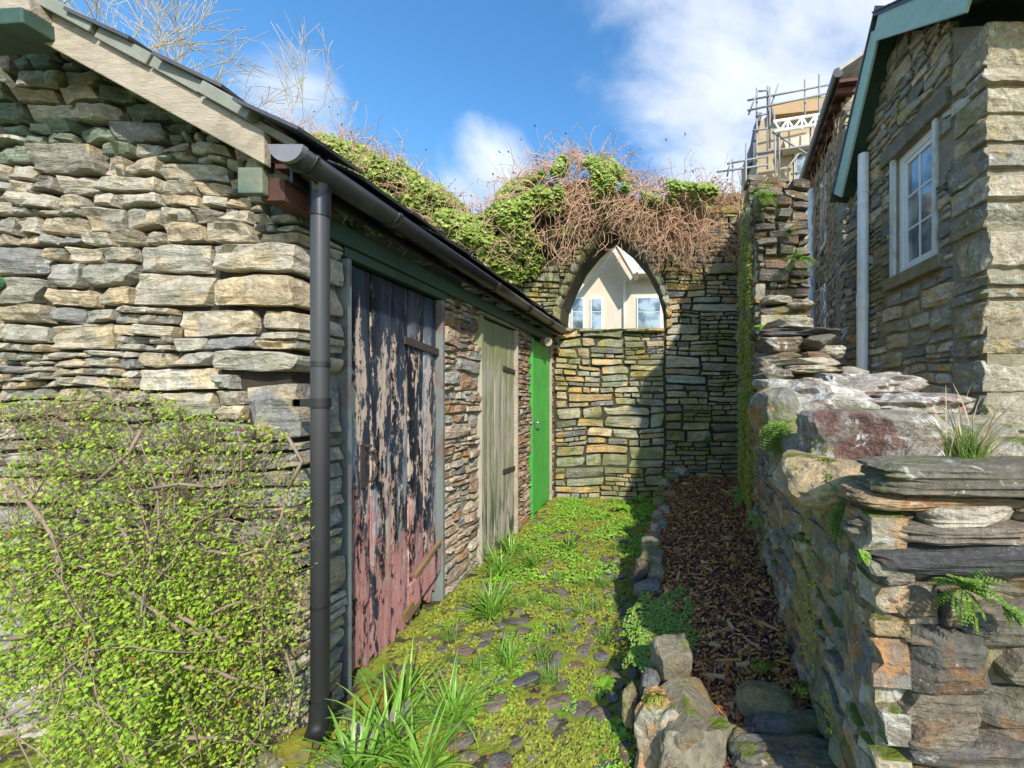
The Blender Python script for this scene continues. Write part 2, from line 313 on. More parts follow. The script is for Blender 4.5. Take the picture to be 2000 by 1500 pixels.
def door_paint():
    # layers of navy, black, pale blue, bare wood and old pink paint flaking down the boards
    g = G('peeling_navy_paint'); P = g.pos; z = g.axis(2); y = g.axis(1)
    r = g.rnd()
    offs = g.n('ShaderNodeVectorMath', operation='ADD'); g.put(offs.inputs[0], P); cb = g.n('ShaderNodeCombineXYZ'); g.put(cb.inputs[2], g.math('MULTIPLY', r, 9.)); g.put(offs.inputs[1], cb.outputs[0]); Q = offs.outputs[0]
    S = g.vmul(Q, (1, 1, .16)); S2 = g.vmul(Q, (1, 1, .42))
    grain = g.noise(g.vmul(Q, (1, 1, .05)), 95, 4, .6)
    n1 = g.noise(S, 17, 8, .68, .5); n2 = g.noise(S2, 26, 8, .75, .6); n3 = g.noise(S, 9, 6, .6, .3)
    navy = g.mix(g.rng(n3, .42, .6), (.013, .014, .020), (.035, .048, .075))
    navy = g.mix(g.math('MULTIPLY', g.rng(n2, .55, .68), .6), navy, (.16, .22, .28))
    wood = g.mix(grain, (.34, .25, .20), (.62, .50, .41))
    pink = g.mix(g.math('ADD', g.math('MULTIPLY', grain, .5), g.math('MULTIPLY', n1, .5)), (.30, .10, .10), (.60, .33, .31))
    pink = g.mix(g.rng(n2, .57, .64), pink, (.33, .38, .34))
    up = g.rng(z, 1.45, 2.0)                       # less bare wood and pale flaking towards the top
    f = g.math('SUBTRACT', g.math('ADD', g.math('MULTIPLY', n1, .55), g.math('MULTIPLY', n2, .45)), g.math('MULTIPLY', up, .14))
    bare = g.rng(g.math('ADD', f, g.math('MULTIPLY', g.math('SUBTRACT', g.noise(g.vmul(Q, (1, 1, .5)), 120, 4, .7), .5), .10)), .500, .530)
    paleb = g.rng(g.math('ADD', g.noise(S, 6, 6, .6, .4), g.math('MULTIPLY', g.rng(y, 2.2, 2.7), .07)), .57, .63); paleb = g.math('MULTIPLY', paleb, g.math('SUBTRACT', 1., up))
    c = g.mix(bare, navy, wood)
    c = g.mix(g.math('MULTIPLY', paleb, .62), c, g.mix(grain, (.16, .22, .30), (.55, .58, .60)))
    zz = g.math('ADD', z, g.math('MULTIPLY', g.math('SUBTRACT', g.noise(S2, 11, 8, .78), .5), 3.2)); zz = g.math('ADD', zz, g.math('MULTIPLY', g.math('SUBTRACT', y, 2.05), .45))
    low = g.rng(zz, .62, .80, 1, 0)
    f2 = g.rng(g.math('ADD', g.math('MULTIPLY', n1, .5), g.math('MULTIPLY', n2, .5)), .455, .485)
    c = g.mix(g.math('MULTIPLY', low, f2), c, pink)
    c = g.mix(.55, c, g.ramp(grain, [(.45,)*3, (1,)*3, (1.2,)*3]), 'MULTIPLY')
    g.color(c); g.rough(g.math('ADD', .45, g.math('MULTIPLY', bare, .4)))
    g.bump(g.math('ADD', g.math('MULTIPLY', grain, .35), g.math('SUBTRACT', 1., bare)), .6, .004); return g.m
M['door_paint'] = door_paint()
def door_weathered():
    g = G('weathered_green_timber'); P = g.pos; r = g.rnd()
    cb = g.n('ShaderNodeCombineXYZ'); g.put(cb.inputs[1], g.math('MULTIPLY', r, 5.)); o = g.n('ShaderNodeVectorMath', operation='ADD'); g.put(o.inputs[0], P); g.put(o.inputs[1], cb.outputs[0]); Q = o.outputs[0]
    grain = g.noise(g.vmul(Q, (1, 1, .045)), 60, 5, .65); n1 = g.noise(g.vmul(Q, (1, 1, .2)), 10, 6, .65, .4); z = g.axis(2)
    wood = g.mix(grain, (.22, .19, .15), (.56, .51, .42)); gr = g.mix(grain, (.13, .15, .06), (.34, .35, .20))
    f = g.rng(g.math('ADD', n1, g.math('MULTIPLY', g.rng(z, 1.2, 2.0), .16)), .46, .60); c = g.mix(f, wood, gr)
    c = g.mix(g.math('MULTIPLY', g.rng(z, .75, .1), g.rng(n1, .45, .55)), c, (.06, .10, .05))
    g.color(c); g.bump(grain, .7, .006); return g.m
M['door_weathered'] = door_weathered()
M['door_green'] = simple('bright_green_paint', (.05, .37, .055), .42, .18, 7, (1, 1, .25), bump=.25, spec=.45, dirt=(.07, .22, .06), dirt_amt=.45)

def leaf_mat(name, cols, trans=.25, rough=.45, vein=0):
    g = G(name); c = g.ramp(g.rnd(), cols); n = g.noise(g.pos, 30, 2); c = g.mix(.4, c, g.ramp(n, [(.6,)*3, (1.3,)*3]), 'MULTIPLY')
    g.color(c); g.rough(rough); g.bs.inputs['Specular IOR Level'].default_value = .45
    if trans:
        t = g.n('ShaderNodeBsdfTranslucent'); g.put(t.inputs[0], g.mix(.5, c, (.35, .5, .05))); m = g.n('ShaderNodeMixShader'); m.inputs[0].default_value = trans
        g.L.new(g.bs.outputs[0], m.inputs[1]); g.L.new(t.outputs[0], m.inputs[2]); g.L.new(m.outputs[0], g.out.inputs[0])
    return g.m
M['coton'] = leaf_mat('cotoneaster_leaf', [(.11, .22, .015), (.24, .40, .02), (.36, .52, .03), (.18, .30, .02), (.46, .56, .08), (.30, .30, .03)], .3, .5)
M['ivy'] = leaf_mat('ivy_leaf', [(.12, .19, .03), (.24, .33, .05), (.34, .42, .07), (.17, .27, .04), (.42, .47, .12)], .2, .4)
M['vine'] = simple('bare_vine', (.58, .36, .23), .8, .45, 6, bump=.2, dirt=(.50, .36, .24), dirt_amt=.5)
M['twig'] = simple('pale_bark', (.24, .18, .13), .85, .35, 9, bump=.4)
M['dark_twig'] = simple('brown_twig', (.16, .10, .07), .85, .4, 9, bump=.3)
M['tree_bark'] = simple('pale_tree_bark', (.52, .45, .34), .85, .25, 2, bump=.2)
M['grass'] = leaf_mat('strap_leaf', [(.12, .28, .03), (.20, .40, .045), (.27, .48, .08), (.15, .33, .04)], .3, .35)
M['fine_grass'] = leaf_mat('fine_grass', [(.12, .24, .03), (.20, .36, .06), (.28, .42, .10)], .3, .5)
M['dry_grass'] = leaf_mat('dry_grass', [(.45, .34, .20), (.55, .44, .28), (.40, .30, .18)], .2, .6)
M['sedum'] = leaf_mat('sedum', [(.18, .36, .04), (.26, .46, .06), (.17, .38, .06), (.36, .26, .10)], .15, .4)
M['fern'] = leaf_mat('fern', [(.07, .16, .01), (.13, .25, .02), (.20, .30, .04)], .25, .5)
M['weed'] = leaf_mat('weed_leaf', [(.16, .36, .03), (.24, .46, .04), (.32, .52, .08)], .3, .4)
M['moss'] = leaf_mat('moss', [(.15, .19, .02), (.26, .30, .03), (.36, .37, .04), (.20, .19, .03), (.17, .25, .03)], .1, .8)
M['berry'] = simple('red_berry', (.55, .05, .02), .35, .1, 5, bump=0)
def chip_mat(name, cols, rough=.45):
    g = G(name); c = g.ramp(g.rnd(), cols, const=True); n = g.noise(g.vmul(g.pos, (1, 1, 1)), 60, 4, .7); c = g.mix(.7, c, g.ramp(n, [(.35,)*3, (1,)*3, (1.5,)*3]), 'MULTIPLY')
    g.color(c); g.rough(max(rough, .62)); g.bs.inputs['Specular IOR Level'].default_value = .22; g.bump(n, .6, .003); return g.m
M['chip'] = chip_mat('wood_chip_bark', [(.14, .05, .04), (.20, .07, .045), (.38, .15, .055), (.085, .036, .04), (.28, .09, .055), (.70, .32, .07), (.48, .18, .06), (.15, .055, .045)])
M['chip_orange'] = chip_mat('orange_wood_chip', [(.66, .33, .08), (.56, .25, .07), (.72, .44, .18), (.46, .18, .07), (.62, .38, .20)])
def ground_mat():
    g = G('mossy_ground'); P = g.pos; n = g.noise(P, 5, 7, .65, .4); f = g.noise(P, 60, 5, .75); m = g.noise(P, 14, 6, .7)
    soil = g.mix(f, (.025, .02, .015), (.12, .095, .07)); moss = g.mix(f, (.10, .13, .012), (.42, .45, .045)); grn = g.mix(f, (.07, .14, .02), (.25, .42, .055))
    c = g.mix(g.rng(m, .44, .52), soil, moss); c = g.mix(g.math('MULTIPLY', g.rng(n, .5, .6), .6), c, grn)
    g.color(c); g.rough(.9); g.bump(g.math('ADD', f, m), 1, .012); return g.m
M['ground'] = ground_mat()
M['soil'] = simple('mulch_soil', (.07, .038, .028), .8, .6, 30, bump=1, bd=.01)
M['far_ground'] = simple('rough_grass', (.08, .11, .03), .95, .4, 1, bump=.5)
M['bird'] = simple('dark_feathers', (.02, .02, .025), .8)
M['green_cloth'] = simple('green_fabric', (.05, .16, .06), .9, .3, 30)

# ------------------------------------------------------------------ masonry
def layout(s0, s1, t0, t1, R, lift=(.14, .24), block=(.2, .5), hmin=.03, lmax=4.5, keep=None, hmax=.14, choices=(1, 2, 2, 3, 3, 4, 5)):
    """random rubble: lifts -> blocks -> layers -> stones, in wall coordinates"""
    cells = []; t = t0; k = 0
    while t < t1-1e-6:
        H = R.uniform(*lift)
        if t+H > t1-lift[0]*.6: H = t1-t
        s = s0-(R.uniform(0, block[0]) if k % 2 else 0)
        while s < s1-1e-6:
            W = R.uniform(*block)
            if s+W > s1-block[0]*.6: W = s1-s
            a = max(s, s0); b = s+W
            nl = max(1, int(math.ceil(H/hmax*.9)), min(int(H/hmin), R.choice(choices)))
            hs = [R.uniform(.5, 1.6) for _ in range(nl)]; q = sum(hs); tt = t
            for h in hs:
                h = h/q*H; n = max(1, int(round((b-a)/min(b-a+.001, h*R.uniform(1.7, lmax)))))
                ws = [R.uniform(.6, 1.5) for _ in range(n)]; qs = sum(ws); ss = a
                for w in ws:
                    w = w/qs*(b-a); c = (ss, ss+w, tt, tt+h)
                    if keep is None or keep((c[0]+c[1])/2, (c[2]+c[3])/2): cells.append(c)
                    ss += w
                tt += h
            s += W
        t += H; k += 1
    return cells
def stone_geo(c, Pf, R, wamp=.016, wfreq=4., gap=.006, prot=(.0, .03), rough=.012, depth=.09, res=.035, seed=0, side_res=0, strata=.004, clampr=None):
    s0, s1, t0, t1 = c; hs, ht = (s1-s0)/2, (t1-t0)/2; sc_, tc = (s0+s1)/2, (t0+t1)/2
    nu = int(min(7, max(2, 2*hs/res))); nv = int(min(5, max(2, 2*ht/(res*.75))))
    ea = min(.45, .012/max(hs, .01)); eb = min(.45, .007/max(ht, .008)); ea = min(.4, .008/max(hs, .01))
    A1 = np.concatenate([[-1], np.linspace(-1+ea, 1-ea, nu), [1]]); B1 = np.concatenate([[-1], np.linspace(-1+eb, 1-eb, nv), [1]])
    A, B = np.meshgrid(A1, B1)
    cs = [(R.uniform(0, .20)*min(hs, 2*ht), R.uniform(0, .26)*ht) for _ in range(4)]; fa = R.uniform(0, 6.28); fc = R.uniform(.1, .9); fk = R.uniform(0, .028); fb2 = R.uniform(0, 6.28); fc2 = R.uniform(.3, 1.); fk2 = R.uniform(0, .03)
    k1, k2 = R.uniform(.0, .08), R.uniform(.0, .14)*(1 if R.random() < .6 else .4); sk = R.uniform(-.14, .14)*min(hs, ht*1.5); ti = R.uniform(-.10, .10)*ht
    S = sc_+A*(hs-gap/2)*(1-k1*np.abs(B)**3)+B*sk*(np.abs(A) < 2)
    T = tc+B*(ht-gap/2)*(1-k2*np.abs(A)**4)+A*ti
    wq_ = [(1-A)*(1-B)/4, (1+A)*(1-B)/4, (1-A)*(1+B)/4, (1+A)*(1+B)/4]
    for q_, (a_, b_) in enumerate(cs): S = S+wq_[q_]*a_*(1 if q_ % 2 == 0 else -1); T = T+wq_[q_]*b_*(1 if q_ < 2 else -1)
    edge = np.maximum(np.abs(A)**14, np.abs(B)**10)
    p0 = R.uniform(*prot); sx, st_ = R.uniform(-.008, .008), R.uniform(-.009, .009)
    H = p0+sx*A+st_*B-edge*R.uniform(.002, .009)-fk*np.maximum(0, A*math.cos(fa)+B*math.sin(fa)-fc)*min(1, hs/.08)-fk2*np.maximum(0, A*math.cos(fb2)+B*math.sin(fb2)-fc2)*min(1, hs/.08)
    o = R.uniform(0, 50); n0, n1 = S.shape
    V = np.zeros((n0*n1, 3)); 
    for i in range(n0):
        for j in range(n1):
            s, t, h = S[i, j], T[i, j], H[i, j]
            e = edge[i, j]
            h += rough*mn.noise((s*11+o, t*16, o))*(1-.3*e)+strata*mn.noise((s*5, t*70+o, 3.))+rough*.55*mn.noise((s*31+o, t*48, o))
            h += strata*.8*math.floor(2*mn.noise((s*9, t*26, o))+.5)
            if e > .3: 
                s += .006*mn.noise((s*30, t*30, o)); t += .006*mn.noise((s*28+9, t*30, o+5))
            ws = wamp*mn.noise((s*wfreq, t*wfreq, 11.+seed)); wt = wamp*1.3*mn.noise((s*wfreq*.8+40, t*wfreq*1.3, 7.+seed))
            V[i*n1+j] = (s+ws, t+wt, h)
    idx = np.arange(n0*n1).reshape(n0, n1); Fc = []
    for i in range(n0-1):
        for j in range(n1-1): Fc.append((idx[i, j], idx[i, j+1], idx[i+1, j+1], idx[i+1, j]))
    ring = list(idx[0, :])+list(idx[1:, -1])+list(idx[-1, -2::-1])+list(idx[-2:0:-1, 0])
    nrings = max(1, side_res); prev = ring; Vl = [V]
    base = len(V)
    for q in range(1, nrings+1):
        Vr = V[ring].copy(); f = q/nrings; Vr[:, 2] = Vr[:, 2]*(1-f)-depth*f
        if nrings > 1:
            for m_ in range(len(Vr)):
                Vr[m_, 0] += .016*mn.noise((Vr[m_, 2]*14, Vr[m_, 1]*20, o)); Vr[m_, 1] += .009*mn.noise((Vr[m_, 2]*20+5, Vr[m_, 0]*10, o))
        Vl.append(Vr); cur = list(range(base, base+len(ring))); base += len(ring); n = len(ring)
        for m_ in range(n): Fc.append((prev[(m_+1) % n], prev[m_], cur[m_], cur[(m_+1) % n]))
        prev = cur
    V = np.vstack(Vl)
    return Pf(V), [tuple(int(x) for x in f) for f in Fc]
def plane_frame(O, U, N, up=(0, 0, 1)):
    O, U, N, up = map(lambda a: np.array(a, float), (O, U, N, up))
    return lambda V: O+V[:, 0:1]*U+V[:, 1:2]*up+V[:, 2:3]*N
def emit_stones(geos, parent_of, limit=300, smallname='small_stones'):
    """geos: list of (V, F, mat, parent); the largest become parts, the rest one stuff part per parent"""
    def size(g):
        V = g[0]; Y = np.maximum(V[:, 1], .3); u = V[:, 0]/Y; v = V[:, 2]/Y
        a = (u.max()-u.min())*(v.max()-v.min()); return a if (u.max() > -1.65 and u.min() < .92) else a*1e-3
    order = sorted(range(len(geos)), key=lambda i: -size(geos[i]))
    rest = {}
    for k, i in enumerate(order):
        V, Fc, mat, par = geos[i]
        if k < limit: obj('stone', V, Fc, mat, par)
        else: rest.setdefault((par.name, mat.name), []).append(i)
    for (pn, mnm), ids in rest.items():
        V, Fc = merge([geos[i][:2] for i in ids]); o = obj(smallname, V, Fc, geos[ids[0]][2], geos[ids[0]][3]); o['kind'] = 'stuff'

# ------------------------------------------------------------------ rocks
_ico = {}
def ico(n):
    if n not in _ico:
        b = bmesh.new(); bmesh.ops.create_icosphere(b, subdivisions=n, radius=1); b.verts.ensure_lookup_table()
        _ico[n] = (np.array([tuple(v.co) for v in b.verts]), [tuple(v.index for v in f.verts) for f in b.faces]); b.free()
    return _ico[n]
def rock_geo(c, dims, rot=(0, 0, 0), seed=0, sub=3, boxy=4., rough=.10, freq=1.6, cuts=5, strata=0.):
    V, Fc = ico(sub); V = V.copy(); R = random.Random(seed)
    nrm = (np.abs(V)**boxy).sum(1)**(1/boxy); V = V/nrm[:, None]
    for _ in range(cuts):
        d = np.array([R.gauss(0, 1), R.gauss(0, 1), R.gauss(0, .7)]); d /= np.linalg.norm(d); lim = R.uniform(.80, 1.0)
        t = V@d; ex = np.maximum(t-lim, 0); V -= ex[:, None]*d
    o = R.uniform(0, 90)
    nz = np.array([mn.noise((p[0]*freq+o, p[1]*freq, p[2]*freq))+.5*mn.noise((p[0]*freq*2.7+o, p[1]*freq*2.7, p[2]*freq*2.7))+.25*mn.noise((p[0]*freq*7+o, p[1]*freq*7, p[2]*freq*7)) for p in V])
    V = V*(1+rough*nz)[:, None]
    if strata: V[:, :2] *= (1+strata*np.array([mn.noise((p[0]*.6+o, p[1]*.6, p[2]*7)) for p in V]))[:, None]
    V = V*np.array(dims)/2
    m = np.array(Matrix.Rotation(rot[2], 3, 'Z')@Matrix.Rotation(rot[1], 3, 'Y')@Matrix.Rotation(rot[0], 3, 'X'))
    return V@m.T+np.array(c), Fc
def rock_px(u0, v0, u1, v1, Yf, dep, **k):
    """a rock whose front stands at distance Yf and fills this outline, dep deep"""
    a = np.array(px(u0, v1, Yf+dep*.25)); b = np.array(px(u1, v0, Yf+dep*.25))
    return rock_geo(((a[0]+b[0])/2, Yf+dep/2, (a[2]+b[2])/2), ((b[0]-a[0])*1.02, dep, (b[2]-a[2])*1.04), **k)

# ================================================================== SETTING
o = obj('ground', *box(-300, 300, -60, 900, -.4, -.30), M['far_ground']); tag(o, kind='structure')
# path: one displaced sheet
def sheet(x0, x1, y0, y1, nx, ny, zf):
    xs = np.linspace(x0, x1, nx); ys = np.linspace(y0, y1, ny); V = []
    for yy in ys:
        for xx in xs: V.append((xx, yy, zf(xx, yy)))
    idx = np.arange(nx*ny).reshape(ny, nx)
    Fc = np.stack([idx[:-1, :-1].ravel(), idx[:-1, 1:].ravel(), idx[1:, 1:].ravel(), idx[1:, :-1].ravel()], 1)
    return np.array(V), Fc
def pz(x, y): return ground_z(x, y)+.016*mn.noise((x*5, y*5, 0))+.010*mn.noise((x*16, y*16, 3))+.005*mn.noise((x*45, y*45, 6))
path = obj('path', *sheet(-3.2, .35, .6, 5.8, 190, 280, pz), M['ground'], smooth=True); tag(path, kind='structure')

# ================================================================== THE SHED
SX = -1.456; GY = 1.62; EZ = 2.12
shed = empty('stone_shed', (-2.6, 1.62, 0), 'low stone shed with slate roof and three plank doors along the cobbled passage', 'shed')
SL = .55
def gable_top(x): return 2.275+(-1.42-x)*SL
V, Fc = np.array([(SX-.03, 1.672, -.2), (-4.3, 1.672, -.2), (-4.3, 1.672, gable_top(-4.3)-.02), (SX-.03, 1.672, 2.24),
                  (SX-.03, 2.0, -.2), (-4.3, 2.0, -.2), (-4.3, 2.0, gable_top(-4.3)-.02), (SX-.03, 2.0, 2.24)]), [(0, 1, 2, 3), (7, 6, 5, 4), (0, 4, 5, 1), (1, 5, 6, 2), (2, 6, 7, 3), (3, 7, 4, 0)]
V[:, 0] = np.where(V[:, 0] > -2, SX-.05, V[:, 0]); V[(0, 3), 1] = 1.672; V[(4, 7), 1] = 1.86
gable = obj('gable_wall', V, Fc, M['earth'], shed)
R = random.Random(11)
geos = []
fr = plane_frame((-4.0, GY+.015, 0), (1, 0, 0), (0, -1, 0))
SW = SX+4.0
cells = layout(0, SW, -.12, 3.4, R, lift=(.15, .25), block=(.20, .38), hmin=.028, lmax=2.9, hmax=.12, choices=(2, 2, 3, 3, 4, 5, 2), keep=lambda s, t: t < gable_top(s-4.0)+.01)
cells = [c for c in cells if not (c[0] > SW-.26 and 1.17 < (c[2]+c[3])/2 < 1.405)]
cells = [(c[0], min(c[1], SW-.205) if (1.165 < (c[2]+c[3])/2 < 1.41 and c[0] < SW-.24 and c[1] > SW-.26) else c[1], c[2], c[3]) for c in cells]
cells.append((SW-.205, SW, 1.165, 1.41))
for c in cells:
    corner = c[1] > SW-.02
    x = c[0]-4; z = c[2]
    d = .24 if corner else .10
    mat = M['slate_green'] if (z > 2.25 and R.random() < .42 and x < -1.9) else M['shed']
    if corner: c = (c[0], c[1]+.012, c[2], c[3])
    V, Fc = stone_geo(c, fr, R, wamp=.016, wfreq=3.4, gap=.003, prot=(-.010, .018), rough=.024, depth=d, res=.026, seed=1, side_res=4 if corner else 0, strata=.010 if c[3]-c[2] < .08 else .005)
    geos.append((V, Fc, mat, gable))
# side wall piers between the doors
side = obj('side_wall', *merge([box(SX-.30, SX-.05, 1.9-.06, 1.90, -.2, 2.02), box(SX-.30, SX-.032, 2.775, 3.33, -.2, 2.1), box(SX-.30, SX-.045, 4.21, 4.67, -.2, 2.1), box(SX-.30, SX-.045, 5.53, 5.66, -.2, 2.1)]), M['mortar'], shed)
fs = plane_frame((SX-.012, 0, 0), (0, 1, 0), (1, 0, 0))
for (a, b, m) in [(2.775, 3.33, 'shed2'), (4.21, 4.67, 'pier'), (5.53, 5.66, 'pier')]:
    for c in layout(a, b, -.12, 2.06, R, lift=(.10, .18), block=(.22, .40), hmin=.038, lmax=3.2):
        mt = M['pier'] if (m == 'pier' or R.random() < .55) else M['shed']
        e0 = (c[0] < a+.02) or (c[1] > b-.02)
        V, Fc = stone_geo(c, fs, R, wamp=.014, wfreq=4, gap=.006, prot=(-.01, .018), rough=.014, depth=.14 if e0 else .08, res=.035, seed=2, side_res=2 if e0 else 0)
        geos.append((V, Fc, mt, side))
emit_stones(geos, None, 300)
# big pale lime patch by the corner block and interior darkness behind doors
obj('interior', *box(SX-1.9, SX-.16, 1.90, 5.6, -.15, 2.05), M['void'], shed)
# eaves timber
wp = bevel_me(obj('eaves_beam', *box(SX-.10, SX+.022, 1.64, 5.62, 2.035, 2.125), M['green_paint'], shed), .006)
bevel_me(obj('lintel', *box(SX-.10, SX+.006, 1.89, 2.785, 1.985, 2.032), M['green_paint'], shed), .004)
bevel_me(obj('lintel', *box(SX-.10, SX+.000, 3.32, 4.215, 2.005, 2.032), M['old_wood'], shed), .004)
# bargeboard (gable verge timber)
def bz(x): return 2.245+(-1.50-x)*.555
p = np.array([(-1.415, 1.47, 2.275), (-3.6, 1.47, 2.275+2.185*.555)])
V, Fc = [], [(0, 1, 2, 3), (7, 6, 5, 4), (0, 4, 5, 1), (1, 5, 6, 2), (2, 6, 7, 3), (3, 7, 4, 0)]
for y in (1.455, 1.485):
    V += [(-1.408, y, 2.168), (-3.7, y, 2.168+2.292*.55), (-3.7, y, 2.168+2.292*.55+.150), (-1.408, y, 2.168+.118)]
bb = bevel_me(obj('bargeboard', np.array(V), Fc, M['bare_wood'], shed), .004)
# green painted timber ends of wall plate and purlin
bevel_me(obj('plate_end', *box(-1.518, -1.430, 1.47, 1.50, 2.072, 2.166), M['green_paint2'], shed), .005)
o = bevel_me(obj('purlin_end', *beam((-2.62, 1.44, 2.60), (-2.15, 1.44, 2.63), .12, .055), M['green_paint'], shed), .005)
o = bevel_me(obj('purlin_block', *beam((-2.62, 1.45, 2.662), (-2.16, 1.45, 2.69), .10, .055), M['bare_wood'], shed), .005)
# undercloak slates between bargeboard and roof slates
for i in range(13):
    x = -1.43-i*.185
    V, Fc = beam((x+R.uniform(-.01, .01), 1.462, 2.168+.128+(-1.408-x)*.55+.018), (x-.175, 1.462, 2.168+.128+(-1.408-x+.175)*.55+.018), .05, .045)
    bevel_me(obj('undercloak_slate', V+np.array([0, R.uniform(-.012, .004), R.uniform(-.003, .004)]), Fc, M['pale_slate'], shed), .003)
# roof of slates
roof = obj('roof', *[x for x in (lambda: (np.array([(-1.30, 1.46, 2.225), (-1.30, 5.60, 2.225), (-3.9, 5.60, 2.225+2.6*.55), (-3.9, 1.46, 2.225+2.6*.55), (-1.30, 1.46, 2.255), (-1.30, 5.60, 2.255), (-3.9, 5.60, 2.255+2.6*.55), (-3.9, 1.46, 2.255+2.6*.55)]), BOXF))()], M['old_wood'], shed)
roof2 = roof
th = math.atan(.55)
sl_me = []
for k in range(5):
    Rk = random.Random(k); n = 7; V = []; a = .155; L_ = .24
    top = [(-L_/2, -a), (L_/2, -a+Rk.uniform(-.01, .01)), (L_/2+Rk.uniform(-.004, .004), -a*.3), (L_/2+Rk.uniform(-.008, .003), a*.3), (L_/2, a), (-L_/2, a)]
    V = [(x, y, .006) for x, y in top]+[(x, y, -.006) for x, y in top]; m = len(top)
    Fc = [tuple(range(m)), tuple(range(2*m-1, m-1, -1))]+[(i, i+m, (i+1) % m+m, (i+1) % m) for i in range(m)]
    sl_me.append(mesh_data('slate', np.array(V), Fc, M['slate']))
for row in range(15):
    for col in range(13):
        x = -1.24-row*.175*math.cos(th)-.10; y = 1.40+.155+col*.318+(.155 if row % 2 else 0)
        z = 2.262+(-1.30-x)*.55+.018
        o = inst('slate', R.choice(sl_me), (x, y+(R.uniform(-.035, .02) if col == 0 else 0), z+R.uniform(0, .010)), (R.uniform(-.03, .03), th-.055+R.uniform(-.03, .03), R.uniform(-.05, .05)), (1, 1, 1), roof)
# rafters under the eaves
for k in range(9):
    y = 1.56+k*.49
    obj('rafter', *beam((-1.285, y, 2.178), (-1.75, y, 2.178+.465*.55), .055, .085), M['redwood'], shed)
obj('eaves_plate', *box(-1.46, -1.375, 1.50, 1.66, 2.06, 2.14), M['redwood'], shed)
obj('soffit_board', *beam((-1.36, 1.50, 2.185), (-1.36, 5.58, 2.185), .10, .016), M['redwood'], shed)

# gutter
GX, GZ, GR = -1.285, 2.205, .058
def half_round(y0, y1, r, thick=.004, n=14, zc=GZ):
    V, Fc = [], []
    for y in (y0, y1):
        for rr in (r, r-thick):
            for k in range(n+1):
                a = math.pi+math.pi*k/n; V.append((GX+rr*math.cos(a), y, zc+rr*math.sin(a)))
    m = n+1
    for k in range(n):
        Fc += [(k, k+1, 2*m+k+1, 2*m+k), (m+k+1, m+k, 3*m+k, 3*m+k+1), (k+1, k, m+k, m+k+1), (2*m+k, 2*m+k+1, 3*m+k+1, 3*m+k)]
    Fc += [(0, 2*m, 3*m, m), (n, m+n, 3*m+n, 2*m+n)]
    return np.array(V), Fc
gut = obj('gutter', *half_round(1.42, 5.36, GR), M['black_plastic'], shed, smooth=True)
capV = [(GX+.0595*math.cos(math.pi+math.pi*k/16), y, GZ+.003+.0595*math.sin(math.pi+math.pi*k/16)) for y in (1.405, 1.428) for k in range(17)]
obj('end_cap', np.array(capV), [tuple(range(17)), tuple(range(33, 16, -1))]+[(i, i+17, (i+1) % 17+17, (i+1) % 17) for i in range(17)], M['grey_plastic'], gut)
obj('end_cap', np.array(capV)+np.array([0, 3.94, 0]), [tuple(range(17)), tuple(range(33, 16, -1))]+[(i, i+17, (i+1) % 17+17, (i+1) % 17) for i in range(17)], M['black_plastic'], gut)
for y in (1.46, 1.92, 3.12, 3.95, 4.75):
    w = .035 if y > 1.5 else .012
    obj('gutter_bracket', *half_round(y, y+w, GR+.007, .010), M['black_plastic'], gut, smooth=True)
bevel_me(obj('fascia_strip', *box(GX-.072, GX-.060, 1.50, 5.55, 2.125, 2.215), M['black_plastic'], shed), .002)
# downpipe
DX, DY, DR = -1.302, 1.57, .0300
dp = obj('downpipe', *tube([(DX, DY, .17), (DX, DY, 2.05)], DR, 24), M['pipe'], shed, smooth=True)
m = dp.modifiers.new('e', 'EDGE_SPLIT'); m.split_angle = 1.0
def part_tube(name, pts, r, mat, n=24, parent=dp):
    o = obj(name, *tube(pts, r, n), mat, parent, smooth=True); m = o.modifiers.new('e', 'EDGE_SPLIT'); m.split_angle = 1.0; return o
part_tube('outlet', [(DX, DY, 2.03), (DX, DY, 2.17)], DR+.004, M['black_plastic'])
part_tube('outlet_collar', [(DX, DY, 2.12), (DX, DY, 2.185)], [DR+.004, DR+.014], M['black_plastic'])
part_tube('pipe_band', [(DX, DY, 1.455), (DX, DY, 1.475)], DR+.003, M['black_plastic'])
b = part_tube('pipe_clip', [(DX, DY, 1.300), (DX, DY, 1.335)], DR+.006, M['black_plastic'])
obj('clip_lug', *merge([box(DX-.10, DX-.04, DY-.004, DY+.004, 1.302, 1.332), box(DX-.105, DX-.075, DY-.004, DY+.05, 1.305, 1.329)]), M['black_plastic'], b)
part_tube('joint', [(DX, DY, .535), (DX, DY, .545)], DR+.002, M['black_plastic'])
# shoe: open pipe end turned towards the passage
sh = []
nseg = 24
for j, (yy, zz, r) in enumerate([(DY, .18, DR+.006), (DY, .10, DR+.006), (DY-.012, .07, DR+.006), (DY-.05, .045, DR+.008), (DY-.045, .05, DR+.0)]):
    pass
def shoe():
    rings = [((DX, DY, .185), (0, 0, 1), DR+.005), ((DX, DY, .12), (0, 0, 1), DR+.005), ((DX, DY-.008, .085), (0, .35, .93), DR+.005), ((DX, DY-.035, .045), (0, .75, .66), DR+.006), ((DX, DY-.033, .047), (0, .75, .66), DR+.001), ((DX, DY-.012, .08), (0, .5, .85), DR-.002)]
    V, Fc = [], []; n = 24
    for c, ax, r in rings:
        ax = Vector(ax).normalized(); s = Vector((1, 0, 0)); t = ax.cross(s)
        for k in range(n): a = 2*math.pi*k/n; V.append(tuple(Vector(c)+s*r*math.cos(a)+t*r*math.sin(a)))
    for i in range(len(rings)-1):
        for k in range(n): a, b = i*n+k, i*n+(k+1) % n; Fc.append((a, a+n, b+n, b))
    Fc.append(tuple(range((len(rings)-1)*n, len(rings)*n)))
    return np.array(V), Fc
